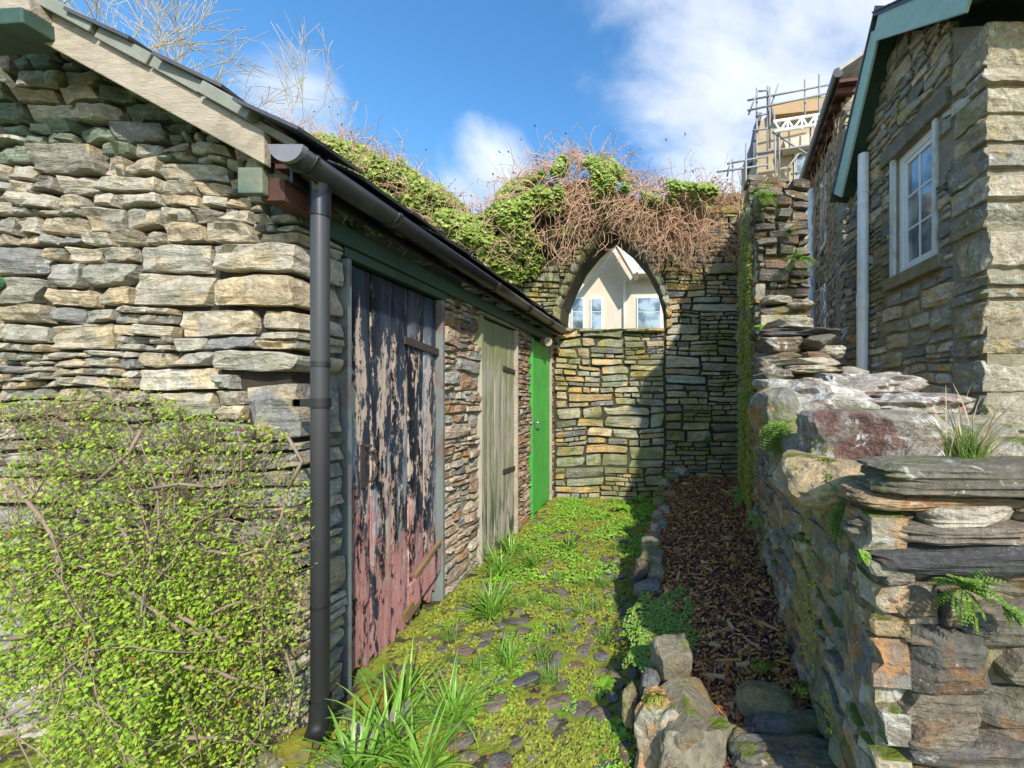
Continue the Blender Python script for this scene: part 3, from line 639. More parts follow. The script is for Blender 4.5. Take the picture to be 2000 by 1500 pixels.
obj('shoe', *shoe(), M['black_plastic'], dp, smooth=True)

# ---- doors
def plank(x, y0, y1, z0, z1, th_, rag=0, R=rng, seedz=0):
    """vertical board facing +X with a ragged foot"""
    n = 7; V = []; ys = np.linspace(y0, y1, n)
    low = [z0+(R.uniform(0, rag) if rag else 0) for _ in ys]
    zs = 5
    for xx in (x, x-th_):
        for i, yy in enumerate(ys):
            V.append((xx-(.004 if i in (0, n-1) and xx == x else 0), yy, low[i]))
        for i, yy in enumerate(ys): V.append((xx-(.004 if i in (0, n-1) and xx == x else 0), yy, z1))
    Fc = []; 
    for i in range(n-1):
        Fc.append((i, i+1, n+i+1, n+i)); Fc.append((2*n+i+1, 2*n+i, 3*n+i, 3*n+i+1)); Fc.append((i+1, i, 2*n+i, 2*n+i+1)); Fc.append((n+i, n+i+1, 3*n+i+1, 3*n+i))
    Fc += [(0, n, 3*n, 2*n), (n-1, 3*n-1, 4*n-1, 2*n-1)]
    return np.array(V), Fc
R = random.Random(5)
d1 = obj('door', *box(SX-.092, SX-.07, 1.945, 2.735, .25, 1.95), M['old_wood'], shed); tag(d1, 'navy plank door with peeling paint and pink lower boards')
xs = [1.950, 2.110, 2.275, 2.430, 2.585, 2.735]
for i in range(5):
    z0 = -.055+(.03 if i > 2 else 0)
    V, Fc = plank(SX-.035+R.uniform(-.003, .003), xs[i]+.004, xs[i+1]-.003, z0, 1.972, .03, .07 if i < 3 else .11, R)
    obj('plank', V, Fc, M['door_paint'], d1)
bevel_me(obj('patch_board', *beam((SX-.015, 2.42, .155), (SX-.015, 2.735, .262), .022, .155, (0, 0, 1)), M['door_paint'], d1), .003)
bevel_me(obj('patch_board', *beam((SX-.006, 2.44, .262), (SX-.006, 2.72, .372), .022, .028, (0, 0, 1)), M['rot_wood'], d1), .003)
bevel_me(obj('patch_board', *beam((SX-.014, 2.36, .060), (SX-.014, 2.50, .105), .018, .07, (0, 0, 1)), M['rot_wood'], d1), .003)
hg = obj('hinge', *beam((SX-.026, 2.38, 1.665), (SX-.026, 2.745, 1.630), .010, .045), M['rust'], d1)
V, Fc = beam((SX-.026, 2.40, .80), (SX-.026, 2.745, .80), .010, .04); 
# ring handle
pts = [(SX-.012+.010*math.sin(t), 2.075+.040*math.cos(t), 1.00+.055*math.sin(t)) for t in np.linspace(-1.9, 1.9, 14)]
pts = [(SX-.005, 2.070+.045*math.cos(t), .985+.075*math.sin(t)) for t in np.linspace(-1.75, 1.75, 16)]
obj('handle', *tube(pts, .0075, 8), M['rust'], d1, smooth=True)
obj('latch_plate', *merge([box(SX-.036, SX-.028, 2.035, 2.065, .88, 1.10), tube([(SX-.02, 2.055, 1.09), (SX+.008, 2.055, 1.09)], .008, 8)]), M['rust'], d1)
def jamb(y0, y1, z1, mat, x1=SX-.004, z0=-.10, name='door_frame'):
    return bevel_me(obj(name, *box(SX-.09, x1, y0, y1, z0, z1), mat, shed), .004)
jamb(1.897, 1.921, 1.982, M['jamb'], SX+.012); jamb(1.923, 1.943, 1.982, M['jamb_dark'], SX-.012); jamb(2.740, 2.772, 1.982, M['jamb'], SX+.002)
obj('threshold', *box(SX-.14, SX+.045, 1.90, 2.78, -.14, -.062), M['cut_stone'], shed)
# shadow gap behind the top of the door
# weathered door
d2 = obj('door', *box(SX-.085, SX-.065, 3.385, 4.165, .2, 1.93), M['old_wood'], shed); tag(d2, 'unpainted weathered plank door greened by algae')
xs = [3.375, 3.53, 3.69, 3.84, 4.01, 4.17]
for i in range(5):
    obj('plank', *plank(SX-.030+R.uniform(-.003, .003), xs[i]+.003, xs[i+1]-.003, -.06, 1.985, .03, .05, R), M['door_weathered'], d2)
obj('hinge', *beam((SX-.022, 3.86, 1.60), (SX-.022, 4.17, 1.575), .010, .04), M['rust'], d2)
obj('hinge', *beam((SX-.022, 3.86, .62), (SX-.022, 4.17, .60), .010, .04), M['rust'], d2)
jamb(3.332, 3.37, 2.0, M['door_weathered'], SX+.006); jamb(4.175, 4.208, 2.0, M['bare_wood'], SX+.004)
# green door
d3 = obj('door', *box(SX-.075, SX-.055, 4.72, 5.48, -.02, 1.95), M['door_green'], shed); tag(d3, 'bright green boarded door with steel lever handle')
n = 9; e = np.linspace(4.708, 5.492, n+1)
for i in range(n):
    bevel_me(obj('plank', *box(SX-.05, SX-.022, e[i]+.0025, e[i+1]-.0025, -.055, 1.985), M['door_green'], d3), .005)
jamb(4.676, 4.704, 2.0, M['door_green'], SX+.004); jamb(5.496, 5.525, 2.0, M['bare_wood'], SX+.002)
bevel_me(obj('weather_strip', *box(SX-.022, SX-.012, 4.71, 5.49, 1.80, 1.806), M['door_green'], d3), .001)
obj('handle_plate', *box(SX-.021, SX-.013, 4.765, 4.795, .90, 1.09), M['steel'], d3)
obj('handle', *tube([(SX-.015, 4.78, 1.02), (SX+.035, 4.78, 1.02), (SX+.040, 4.79, 1.02), (SX+.040, 4.90, 1.02)], .0085, 10), M['steel'], d3, smooth=True)
obj('log_end', *tube([(SX+.02, 5.05, 2.00), (SX+.10, 4.98, 1.99)], .055, 12), M['bare_wood'], shed)
obj('reel_end', *tube([(-2.625, 1.53, 1.79), (-2.625, 1.62, 1.79)], .032, 14), M['green_cloth'], shed)

# ================================================================== BACK WALL WITH THE ARCH
BY = 5.65
backw = empty('ruined_arch_wall', (0, BY, 0), 'tall mossy slate wall with a pointed arch opening at the end of the passage', 'wall')
def bx(u): return (u-VU)*BY/F
def bzp(v): return CH-(v-VV)*BY/F
ARCH = [(1092, 643), (1096, 600), (1112, 560), (1133, 518), (1162, 482), (1195, 452), (1231, 480), (1263, 518), (1285, 560), (1296, 600), (1298, 641)]
A3 = [(bx(u), bzp(v)) for u, v in ARCH]
TOP = [(-7, 4.3), (bx(700), bzp(330)), (bx(900), bzp(420)), (bx(960), bzp(440)), (bx(1060), bzp(365)), (bx(1150), bzp(345)), (bx(1250), bzp(385)), (bx(1320), bzp(388)), (bx(1400), bzp(380)), (1.45, bzp(372))]
def top_at(x):
    return float(np.interp(x, [p[0] for p in TOP], [p[1] for p in TOP]))
def in_arch(x, z):
    if z < A3[0][1]-.02 or x < A3[0][0] or x > A3[-1][0]: return False
    L_ = [(p[0], p[1]) for p in A3[:6]]; Rr = [(p[0], p[1]) for p in A3[5:]]
    zz = np.interp(x, [p[0] for p in L_], [p[1] for p in L_]) if x < L_[-1][0] else np.interp(x, [p[0] for p in Rr], [p[1] for p in Rr])
    return z < zz
# core in vertical strips that follow the arch
def core_strips():
    parts = []; xs = sorted(set([-7, -5, -3.5, -2.6, -2.0]+[p[0] for p in A3]+list(np.linspace(A3[0][0], A3[-1][0], 22))+[.3, .7, 1.05, 1.45]))
    for a, b in zip(xs[:-1], xs[1:]):
        m_ = (a+b)/2; y0, y1 = BY+.052, BY+.50
        if A3[0][0] <= m_ <= A3[-1][0]:
            def az(x):
                Lx = A3[:6]; Rx = A3[5:]
                return float(np.interp(x, [p[0] for p in Lx], [p[1] for p in Lx])) if x <= A3[5][0] else float(np.interp(x, [p[0] for p in Rx], [p[1] for p in Rx]))
            za, zb = az(a), az(b); ta, tb = top_at(a), top_at(b)
            parts.append((np.array([(a, y0, za), (b, y0, zb), (b, y1, zb), (a, y1, za), (a, y0, ta), (b, y0, tb), (b, y1, tb), (a, y1, ta)]), BOXF))
            parts.append((box(a, b, y0, y1-.1, -.3, A3[0][1]-.05)[0], BOXF))
        else:
            ta, tb = top_at(a), top_at(b)
            parts.append((np.array([(a, y0, -.3), (b, y0, -.3), (b, y1, -.3), (a, y1, -.3), (a, y0, ta), (b, y0, tb), (b, y1, tb), (a, y1, ta)]), BOXF))
    return merge(parts)
bcore = obj('wall_core', *core_strips(), M['back_mortar'], backw)
R = random.Random(21); geos = []
fb = plane_frame((0, BY, 0), (1, 0, 0), (0, -1, 0))
aL, aR = A3[0][0], A3[-1][0]
def add_back(s0, s1, t0, t1, keep, prot, **kw):
    for c in layout(s0, s1, t0, t1, R, keep=keep, **kw):
        V, Fc = stone_geo(c, fb, R, wamp=.030, wfreq=2.2, gap=.008, prot=prot, rough=.020, depth=.10, res=.06, seed=4, strata=.006)
        geos.append((V, Fc, M['back'], backw))
sill = A3[0][1]
add_back(SX+.005, aR, -.15, sill, None, (-.035, .0), lift=(.20, .32), block=(.34, .75), hmin=.055, lmax=5.0)
add_back(aR+.008, 1.12, -.15, bzp(375), None, (-.005, .03), lift=(.17, .28), block=(.34, .70), hmin=.05, lmax=5.5)
add_back(-2.75, aL, sill-.35, bzp(470), lambda s, t: t < top_at(s)-.02 and (s < aL-.02), (-.01, .025), lift=(.16, .26), block=(.34, .7), hmin=.05, lmax=5.5)
add_back(aL, aR, sill, bzp(385), lambda s, t: not in_arch(s, t-.10) and not in_arch(s+.10, t) and not in_arch(s-.10, t), (-.01, .02), lift=(.16, .22), block=(.25, .5), hmin=.05, lmax=4)
emit_stones(geos, None, 300)
# arch ring of rough voussoirs
pts = []
for i in range(len(A3)-1):
    for f in (0, .5): pts.append((A3[i][0]*(1-f)+A3[i+1][0]*f, A3[i][1]*(1-f)+A3[i+1][1]*f))
pts.append(A3[-1])
for i in range(len(pts)-1):
    a, b = pts[i], pts[i+1]; ang = math.atan2(b[1]-a[1], b[0]-a[0]); nx_, nz_ = -math.sin(ang), math.cos(ang)
    ln = math.hypot(b[0]-a[0], b[1]-a[1]); w = .10
    c = ((a[0]+b[0])/2+nx_*w*.62, BY+.13, (a[1]+b[1])/2+nz_*w*.62)
    V, Fc = rock_geo((0, 0, 0), (ln*1.12, .36, w), seed=i+300, sub=3, boxy=6, rough=.10, cuts=3)
    m_ = np.array(Matrix.Rotation(-ang, 3, 'Y')); V = V@m_.T+np.array(c)
    obj('arch_stone', V, Fc, M['back'], backw)
# flat sill stones
for (u0, u1) in [(1086, 1130), (1128, 1178), (1176, 1222), (1220, 1262), (1260, 1299)]:
    V, Fc = rock_geo(((bx(u0)+bx(u1))/2, BY+.16, sill-.012), (bx(u1)-bx(u0)+.01, .42, .05), seed=u0, sub=3, boxy=7, rough=.05, cuts=2)
    obj('sill_stone', V, Fc, M['back'], backw)

# ================================================================== GARDEN WALL ON THE RIGHT
def wx(y): return 1.07-.118*(5.65-y)          # left face of the wall at distance y
gw = empty('garden_wall', (.8, 2.6, 0), 'rough mossy stone wall with lichened coping blocks right of the bark bed', 'wall')
def wtop(y): return float(np.interp(y, [.9, 1.0, 1.7, 1.75, 2.6, 2.7, 3.15, 3.2, 3.55, 3.60, 4.4, 4.45, 5.65], [1.05, 1.05, 1.05, 1.16, 1.2, 1.42, 1.55, 1.98, 2.10, 3.15, 3.3, 3.5, 3.75]))
def lean(z): return .045*(1.2-z)*-1          # the foot stands a little out to the path
parts = []
ys = np.arange(1.02, 5.66, .2)
for a in ys:
    b = min(a+.2, 5.66); t = min(wtop(a+.05), wtop(b-.05)); xa, xb = wx(a)+.012, wx(b)+.012; th1 = .36 if a > 1.6 else .9
    Vv, ff = box(0, 1, a, b, -.2, t-.03); Vv[:, 0] = [xa, xa+th1, xb+th1, xb, xa, xa+th1, xb+th1, xb]; parts.append((Vv, ff))
gcore = obj('wall_core', *merge(parts), M['garden_mortar'], gw)
geos = []; R = random.Random(33)
dirn = np.array([wx(5.65)-wx(1.0), 4.65, 0]); Lw = np.linalg.norm(dirn); dirn /= Lw; nrm = np.array([-dirn[1], dirn[0], 0])
fl0 = plane_frame((wx(1.0)+.0, 1.0, 0), dirn, nrm)
fl = lambda V: fl0(V)
def yat(s): return 1.0+s*dirn[1]
for c in layout(-.02, Lw, -.1, 4.0, R, lift=(.18, .34), block=(.22, .5), hmin=.07, lmax=2.8, keep=lambda s, t: t < wtop(yat(s))-.02):
    far = c[0] > 2.4
    V, Fc = stone_geo(c, fl, R, wamp=.03, wfreq=3.0, gap=.012, prot=(-.006, .018), rough=.032, depth=.08, res=.03, seed=6, strata=.006)
    geos.append((V, Fc, M['low'], gw))
# end face of the taller part
fe = plane_frame((wx(3.62), 3.555, 0), (1, 0, 0), (0, -1, 0))
for c in layout(0.0, .48, 1.5, 3.22, R, lift=(.14, .26), block=(.22, .40), hmin=.05, lmax=4.2):
    V, Fc = stone_geo(c, fe, R, wamp=.03, wfreq=3.0, gap=.012, prot=(-.03, .05), rough=.03, depth=.22, res=.05, seed=7, strata=.01)
    geos.append((V, Fc, M['ends'], gw))
fe2 = plane_frame((wx(4.45), 4.385, 0), (1, 0, 0), (0, -1, 0))
for c in layout(0.0, .48, 3.2, 3.72, R, lift=(.14, .26), block=(.22, .40), hmin=.06, lmax=4.2):
    V, Fc = stone_geo(c, fe2, R, wamp=.03, wfreq=3.0, gap=.012, prot=(-.03, .05), rough=.03, depth=.22, res=.05, seed=7, strata=.01)
    geos.append((V, Fc, M['ends'], gw))
def addrock(u0, v0, u1, v1, Yf, dep, mat, seed, label=None, par=gw, name='stone', **k):
    kw = dict(sub=4, boxy=5., rough=.10, cuts=6, seed=seed); kw.update(k)
    V, Fc = rock_px(u0, v0, u1, v1, Yf, dep, **kw); o = obj(name, V, Fc, M[mat], par)
    if label: o['label'] = label
    return o
# ragged stepped end below the tall part
for i, (u0, v0, u1, v1, Y, d, mt) in enumerate([
    (1490, 574, 1545, 592, 3.3, .3, 'pale_rock'), (1540, 588, 1594, 602, 3.2, .35, 'pale_rock'), (1485, 598, 1560, 622, 3.3, .3, 'ends'), (1478, 622, 1530, 646, 3.3, .3, 'ends'),
    (1495, 577+44, 1588, 646, 3.05, .4, 'pale_rock'), (1478, 644, 1600, 660, 3.05, .45, 'dark_slate'), (1540, 640, 1640, 656, 3.0, .4, 'dark_slate'), (1570, 652, 1628, 684, 2.95, .4, 'ends'), (1482, 660, 1575, 690, 3.0, .4, 'ends'),
    (1598, 676, 1650, 700, 2.95, .4, 'pale_rock'), (1480, 688, 1560, 720, 3.0, .4, 'ends'), (1555, 688, 1625, 715, 2.98, .4, 'ends'), (1480, 700, 1540, 735, 2.85, .3, 'ends'),
    (1486, 698, 1650, 716, 2.75, .45, 'pale_rock'), (1535, 714, 1650, 730, 2.7, .45, 'low'), (1640, 716, 1700, 742, 2.7, .4, 'pale_rock'), (1480, 722, 1545, 750, 2.7, .3, 'ends'), (1496, 745, 1550, 772, 2.5, .3, 'pale_rock')]):
    addrock(u0, v0, u1, v1, Y, d, mt, 500+i, boxy=6, strata=.10, rough=.09, sub=3)
# lichened coping boulders
addrock(1478, 762, 1560, 880, 1.95, .35, 'low', 601, boxy=3.5)
addrock(1500, 742, 1720, 850, 1.98, .60, 'lichen_rock', 602, strata=.16, rough=.18)
addrock(1610, 730, 1790, 800, 2.25, .50, 'lichen_rock', 603, strata=.18, rough=.20)
addrock(1690, 770, 1880, 850, 1.95, .50, 'lichen_rock', 604, strata=.20, rough=.20)
addrock(1540, 850, 1660, 925, 1.60, .40, 'low', 605, rough=.14)
addrock(1602, 806, 1822, 925, 1.32, .38, 'lichen_rock', 606, 'big block of pink brown lichened stone', boxy=7, rough=.07, cuts=4)
addrock(1800, 815, 2010, 905, 1.55, .45, 'low', 607, rough=.12)
addrock(1540, 900, 1700, 985, 1.25, .40, 'low', 608, rough=.14)
addrock(1940, 860, 2160, 940, 1.2, .45, 'low', 609, rough=.12)
# near end face, long slabs stacked on each other
ends = [(1692, 905, 2230, 966, .97, 'ends', .16), (1655, 958, 1990, 990, .99, 'orange', .12), (1980, 958, 2260, 992, .99, 'end_low', .12),
        (1668, 985, 1782, 1022, 1.02, 'ends', .1), (1776, 984, 1965, 1034, .98, 'pale_rock', .1), (1955, 985, 2240, 1032, .99, 'pale_rock', .1),
        (1650, 1020, 2010, 1054, .97, 'ends', .18), (1995, 1028, 2260, 1056, .98, 'ends', .16), (1690, 1050, 2230, 1112, .955, 'dark_slate', .16),
        (1682, 1098, 1748, 1128, .98, 'ends', .1), (1740, 1106, 1850, 1140, 1.0, 'ends', .1), (1678, 1124, 1806, 1216, .99, 'end_low', .1), (1800, 1140, 1845, 1212, .985, 'ends', .1), (1838, 1106, 2240, 1180, 1.0, 'end_low', .1), (1842, 1168, 2260, 1262, .97, 'ends', .1),
        (1700, 1208, 1850, 1240, .985, 'ends', .1), (1712, 1224, 1930, 1340, .965, 'end_low', .1), (1918, 1262, 1994, 1318, .97, 'ends', .08), (1984, 1250, 2260, 1345, .98, 'end_low', .1), (1926, 1310, 2000, 1350, .99, 'end_low', .1),
        (1722, 1335, 1880, 1400, .97, 'end_low', .1), (1870, 1340, 2100, 1400, .96, 'ends', .1), (2090, 1335, 2270, 1420, .97, 'end_low', .1), (1730, 1392, 1900, 1440, .96, 'ends', .12), (1890, 1398, 2110, 1452, .97, 'end_low', .1),
        (1740, 1434, 1980, 1500, .955, 'ends', .1), (1970, 1446, 2250, 1510, .96, 'end_low', .1), (1750, 1495, 2000, 1600, .95, 'end_low', .1), (1990, 1500, 2260, 1600, .95, 'ends', .1)]
M['orange'] = stone_mat('rusty_orange_stone', [(.30, .22, .13), (.33, .25, .16)], second=(.36, .18, .08), strata=(.6, .6, 6), lichen=.2)
for i, (u0, v0, u1, v1, Y, mt, st) in enumerate(ends):
    addrock(u0+22, v0, u1+22, v1, Y, .20, mt, 700+i, boxy=7 if v1-v0 < 60 else 6, strata=st*.5, rough=.07, cuts=5, freq=1.3)
obj('end_core', *box(.66, 1.30, 1.07, 1.30, -.2, 1.13), M['mortar'], gw)
emit_stones(geos, None, 250)

# ================================================================== STONE HOUSE ON THE RIGHT
HX = 2.3
house = empty('stone_house', (HX, 3.9, 0), 'rough stone house gable with white window, corner quoins and pale green bargeboards', 'house')
HY0, HYA, HY1 = 2.86, 3.98, 5.05
HZ0, HZA, HZ1 = 4.02, 4.90, 3.95
def htop(y): return float(np.interp(y, [HY0, HYA, HY1], [HZ0, HZA, HZ1]))
prof = [(HY0+.05, -.3), (HY1, -.3), (HY1, HZ1-.03), (HYA, HZA-.03), (HY0+.05, HZ0-.03)]
WY0, WY1, WZ0, WZ1 = 3.47, 4.03, 2.50, 3.66
def wall_with_hole(x0, x1):
    parts = [box(x0, x1, HY0+.05, WY0, -.3, HZ0-.05), box(x0, x1, WY1, HY1, -.3, HZ1-.05), box(x0, x1, WY0, WY1, -.3, WZ0), box(x0, x1, WY0, WY1, WZ1, HZ1+.1)]
    V = np.array([(x, y, z) for x in (x0, x1) for y, z in [(HY0+.05, HZ0-.05), (HY1, HZ1-.05), (HYA, HZA-.03)]]); parts.append((V, [(0, 1, 2), (5, 4, 3), (0, 3, 4, 1), (1, 4, 5, 2), (2, 5, 3, 0)]))
    V2 = np.array([(x, y, z) for x in (x0, x1) for y, z in [(WY0, HZ0-.06), (WY1, HZ0-.06), (WY1, HZ0+.2), (WY0, HZ0+.2)]])
    return merge(parts)
hcore = obj('wall_core', *wall_with_hole(HX+.025, HX+.40), M['mortar'], house)
obj('front_wall', *box(HX+.06, HX+6, HY0+.05, HY0+.4, -.3, HZ0-.02), M['mortar'], house)
geos = []; R = random.Random(44)
fh = plane_frame((HX, 0, 0), (0, 1, 0), (-1, 0, 0))
def hk(s, t): return t < htop(s)-.01 and not (WY0-.07 < s < WY1+.07 and WZ0-.13 < t < WZ1+.17)
for c in layout(HY0+.38, HY1+.04, .4, 5.0, R, lift=(.18, .30), block=(.22, .46), hmin=.055, lmax=3.2, keep=hk):
    c = (c[0], c[1], c[2], min(c[3], htop((c[0]+c[1])/2)+.01))
    if WY0-.06 < c[1] and c[0] < WY0-.06 and WZ0-.1 < (c[2]+c[3])/2 < WZ1+.15: c = (c[0], WY0-.065, c[2], c[3])
    if WY1+.06 > c[0] and c[1] > WY1+.06 and WZ0-.1 < (c[2]+c[3])/2 < WZ1+.15: c = (WY1+.065, c[1], c[2], c[3])
    V, Fc = stone_geo(c, fh, R, wamp=.022, wfreq=3., gap=.008, prot=(-.008, .016), rough=.022, depth=.08, res=.045, seed=9, strata=.006)
    geos.append((V[:, :], [f[::-1] for f in Fc], M['house'], house))
# quoins, long and short, at the near corner
t = .4; k = 0; quo = []
while t < HZ0-.05:
    h = R.choice([.09, .14, .2, .26, .32]); L1 = (.40 if k % 2 else .22)+R.uniform(-.03, .03); 
    h = min(h, HZ0-.03-t)
    if h > .05:
        V, Fc = stone_geo((HY0, HY0+L1, t, t+h), fh, R, wamp=.022, wfreq=3., gap=.008, prot=(-.010, .022), rough=.034, depth=.38, res=.03, seed=9, side_res=8, strata=.008)
        obj('quoin', V, [f[::-1] for f in Fc], M['quoin'], house)
        if k % 2 == 0:
            c = (HY0+L1-.02, HY0+.39, t, t+h); V, Fc = stone_geo(c, fh, R, wamp=.0, gap=.01, prot=(-.02, .0), rough=.02, depth=.1, res=.05, seed=9); geos.append((V, [f[::-1] for f in Fc], M['house'], house))
    t += h; k += 1
ff_ = plane_frame((HX+.36, HY0+.0, 0), (1, 0, 0), (0, -1, 0))
for c in layout(0, 1.6, .4, HZ0, R, lift=(.2, .3), block=(.3, .6), hmin=.08, lmax=3.2):
    V, Fc = stone_geo(c, ff_, R, wamp=.025, gap=.012, prot=(-.02, .02), rough=.02, depth=.10, res=.09, seed=9); geos.append((V, Fc, M['house'], house))
emit_stones(geos, None, 300)
# lintel, sill
bevel_me(obj('window_lintel', *box(HX-.03, HX+.12, WY0-.20, WY1+.22, WZ1+.005, WZ1+.155), M['cut_stone'], house), .012)
bevel_me(obj('window_sill', *box(HX-.05, HX+.12, WY0-.16, WY1+.14, WZ0-.12, WZ0-.005), M['cut_stone'], house), .012)
win = obj('window', *merge([box(HX+.045, HX+.06, WY0, WY1, WZ0, WZ0+.012)]), M['upvc'], house)
def bars(items, parent, mat, name='window_frame'):
    return bevel_me(obj(name, *merge(items), mat, parent), .004)
x0, x1 = HX+.055, HX+.11
bars([box(x0, x1, WY0, WY0+.06, WZ0, WZ1), box(x0, x1, WY1-.06, WY1, WZ0, WZ1), box(x0+.001, x1-.001, WY0+.06, WY1-.06, WZ0, WZ0+.07), box(x0+.001, x1-.001, WY0+.06, WY1-.06, WZ1-.07, WZ1)], win, M['upvc'])
bars([box(x0+.012, x1-.002, WY0+.061, WY0+.10, WZ0+.071, WZ1-.071), box(x0+.012, x1-.002, WY1-.10, WY1-.061, WZ0+.071, WZ1-.071), box(x0+.013, x1-.003, WY0+.10, WY1-.10, WZ0+.071, WZ0+.11), box(x0+.013, x1-.003, WY0+.10, WY1-.10, WZ1-.11, WZ1-.071), box(x0+.02, x1-.01, (WY0+WY1)/2-.010, (WY0+WY1)/2+.010, WZ0+.11, WZ1-.11)]+
     [box(x0+.021, x1-.012, WY0+.10, WY1-.10, z-.010, z+.010) for z in np.linspace(WZ0+.11, WZ1-.11, 4)[1:3]], win, M['upvc'], 'glazing_bars')
obj('glass', *box(x0+.03, x0+.036, WY0+.08, WY1-.08, WZ0+.08, WZ1-.08), M['glass'], win)
obj('curtain', *box(x1+.10, x1+.11, WY0, WY1, WZ0, WZ1), M['curtain'], win)
obj('window_reveal', *merge([box(HX-.012, HX+.054, WY1+.001, WY1+.055, WZ0, WZ1), box(HX+.0, HX+.054, WY0-.05, WY0-.001, WZ0, WZ1)]), M['render_white'], house)
# bargeboards and roof
BXh = 2.10
def barge(p, q, w=.15, t=.03):
    return beam(p, q, t, w)
bevel_me(obj('bargeboard', *barge((BXh, HYA+.02, HZA+.0), (BXh, 4.84, 3.70), .25), M['pale_green_paint'], house), .006)
bevel_me(obj('bargeboard', *barge((BXh-.004, HYA-.02, HZA+.0), (BXh-.004, 2.74, 4.05), .22), M['pale_green_paint'], house), .006)
def slabp(y0, z0, y1, z1, xa, xb, th_, off):
    V = np.array([(x, y, z) for x in (xa, xb) for y, z in [(y0, z0+off), (y1, z1+off), (y1, z1+off+th_), (y0, z0+off+th_)]]); return V, [(0, 1, 2, 3), (7, 6, 5, 4), (0, 4, 5, 1), (1, 5, 6, 2), (2, 6, 7, 3), (3, 7, 4, 0)]
obj('soffit', *slabp(HYA, HZA+.03, 4.86, 3.72, BXh+.016, HX+.05, .02, -.03), M['green_paint'], house)
obj('soffit', *slabp(HYA, HZA+.03, 2.72, 4.06, BXh+.016, HX+.05, .02, -.03), M['green_paint'], house)
hroof = obj('roof', *merge([slabp(HYA, HZA+.12, 4.92, 3.76, BXh-.03, 8, .03, 0), slabp(HYA, HZA+.12, 2.70, 4.13, BXh-.03, 8, .03, 0)]), M['slate'], house)
for side_, (ya, za, yb, zb) in enumerate([(HYA, HZA+.155, 4.95, 3.78), (HYA, HZA+.155, 2.66, 4.14)]):
    L_ = math.hypot(yb-ya, zb-za); n = int(L_/.15); an = math.atan2(zb-za, yb-ya)
    for i in range(n+1):
        for j in range(2):
            f = (i+.5)/(n+.5); y = ya+(yb-ya)*f; z = za+(zb-za)*f
            o = inst('slate', R.choice(sl_me), (BXh-.02+.15+j*.31, y, z+.012), (0, 0, 0), (1, 1, 1), hroof)
            dirv = Vector((0, yb-ya, zb-za)).normalized(); nv_ = Vector((1, 0, 0)).cross(dirv)
            if nv_.z < 0: nv_ = -nv_
            my = nv_.cross(dirv); o.rotation_euler = Matrix((dirv, my, nv_)).transposed().to_euler()
gut2 = part_tube('eaves_gutter', [(2.12, 2.66, 4.05), (6, 2.66, 4.05)], .06, M['white_pipe'], 12, house)
# white soil pipe on the house wall
sp = part_tube('waste_pipe', [(2.20, 4.47, .3), (2.235, 4.50, 3.98)], .058, M['white_pipe'], 20, house)
for z in (2.30, 3.55, 2.42): part_tube('pipe_collar', [(2.2+.035*(z-.3)/3.68, 4.4705+.03*(z-.3)/3.68, z), (2.2+.035*(z-.3)/3.68, 4.4705+.03*(z-.3)/3.68, z+(.13 if z == 2.30 else .03))], .064, M['white_pipe'], 20, sp)
obj('spout', *tube([(2.22, 4.0, 1.66), (2.02, 3.9, 1.62)], .016, 8), M['zinc'], house, smooth=True)

# the wing behind with its long black gutter
wing = empty('rear_house', (2.7, 6.5, 0), 'darker stone house wing behind the gable with long black gutter', 'house')
P0 = np.array([2.62, 5.80]); P1 = np.array([3.05, 8.35]); dw = (P1-P0); Lq = np.linalg.norm(dw); dw /= Lq; nw = np.array([-dw[1], dw[0]])
def wq(s, h): q = P0+dw*s+nw*h; return q
def wbox(s0, s1, h0, h1, z0, z1):
    V = [(*wq(s, h), z) for z in (z0, z1) for s, h in ((s0, h0), (s1, h0), (s1, h1), (s0, h1))]; return np.array(V), [(0, 1, 2, 3), (7, 6, 5, 4), (0, 4, 5, 1), (1, 5, 6, 2), (2, 6, 7, 3), (3, 7, 4, 0)]
obj('wall_core', *merge([wbox(.04, Lq, -.4, -.05, -.3, 5.55), box(2.66, 7, 5.85, 6.2, -.3, 5.9)]), M['mortar'], wing)
fw = plane_frame((*P0, 0), (*dw, 0), (*nw, 0)); geos = []
wins = [(1.15, 1.55, 3.9, 5.1), (1.15, 1.55, 1.9, 3.25)]
def wk(s, t): return not any(a-.05 < s < b+.05 and c-.05 < t < d+.05 for a, b, c, d in wins)
for c in layout(0, Lq, 1.2, 5.5, R, lift=(.2, .34), block=(.24, .5), hmin=.08, lmax=2.5, keep=wk):
    V, Fc = stone_geo(c, fw, R, wamp=.03, gap=.014, prot=(-.02, .03), rough=.03, depth=.1, res=.09, seed=12); geos.append((V, [f[::-1] for f in Fc], M['house'], wing))
ff2 = plane_frame((2.62, 5.80, 0), (1, 0, 0), (0, -1, 0))
for c in layout(0, .9, 1.2, 5.6, R, lift=(.2, .34), block=(.3, .5), hmin=.07, lmax=4):
    V, Fc = stone_geo(c, ff2, R, wamp=.03, gap=.014, prot=(-.02, .03), rough=.03, depth=.1, res=.09, seed=12); geos.append((V, Fc, M['house'], wing))
emit_stones(geos, None, 300)
for a, b, c, d in wins:
    w = obj('window', *wbox(a, b, -.06, .01, c, d), M['upvc'], wing); bevel_me(w, .01); obj('pane', *wbox(a+.06, b-.06, .011, .014, c+.06, d-.06), M['glass'], w)
gp = [(*wq(s, .18), 5.66) for s in (-.35, 2.6)]
part_tube('eaves_gutter', gp, .065, M['black_plastic'], 14, wing)
obj('soffit', *wbox(-.3, 2.65, -.1, .15, 5.56, 5.60), M['redwood'], wing)
for s in np.arange(-.2, 2.6, .32): obj('rafter', *wbox(s, s+.06, -.1, .16, 5.48, 5.56), M['redwood'], wing)
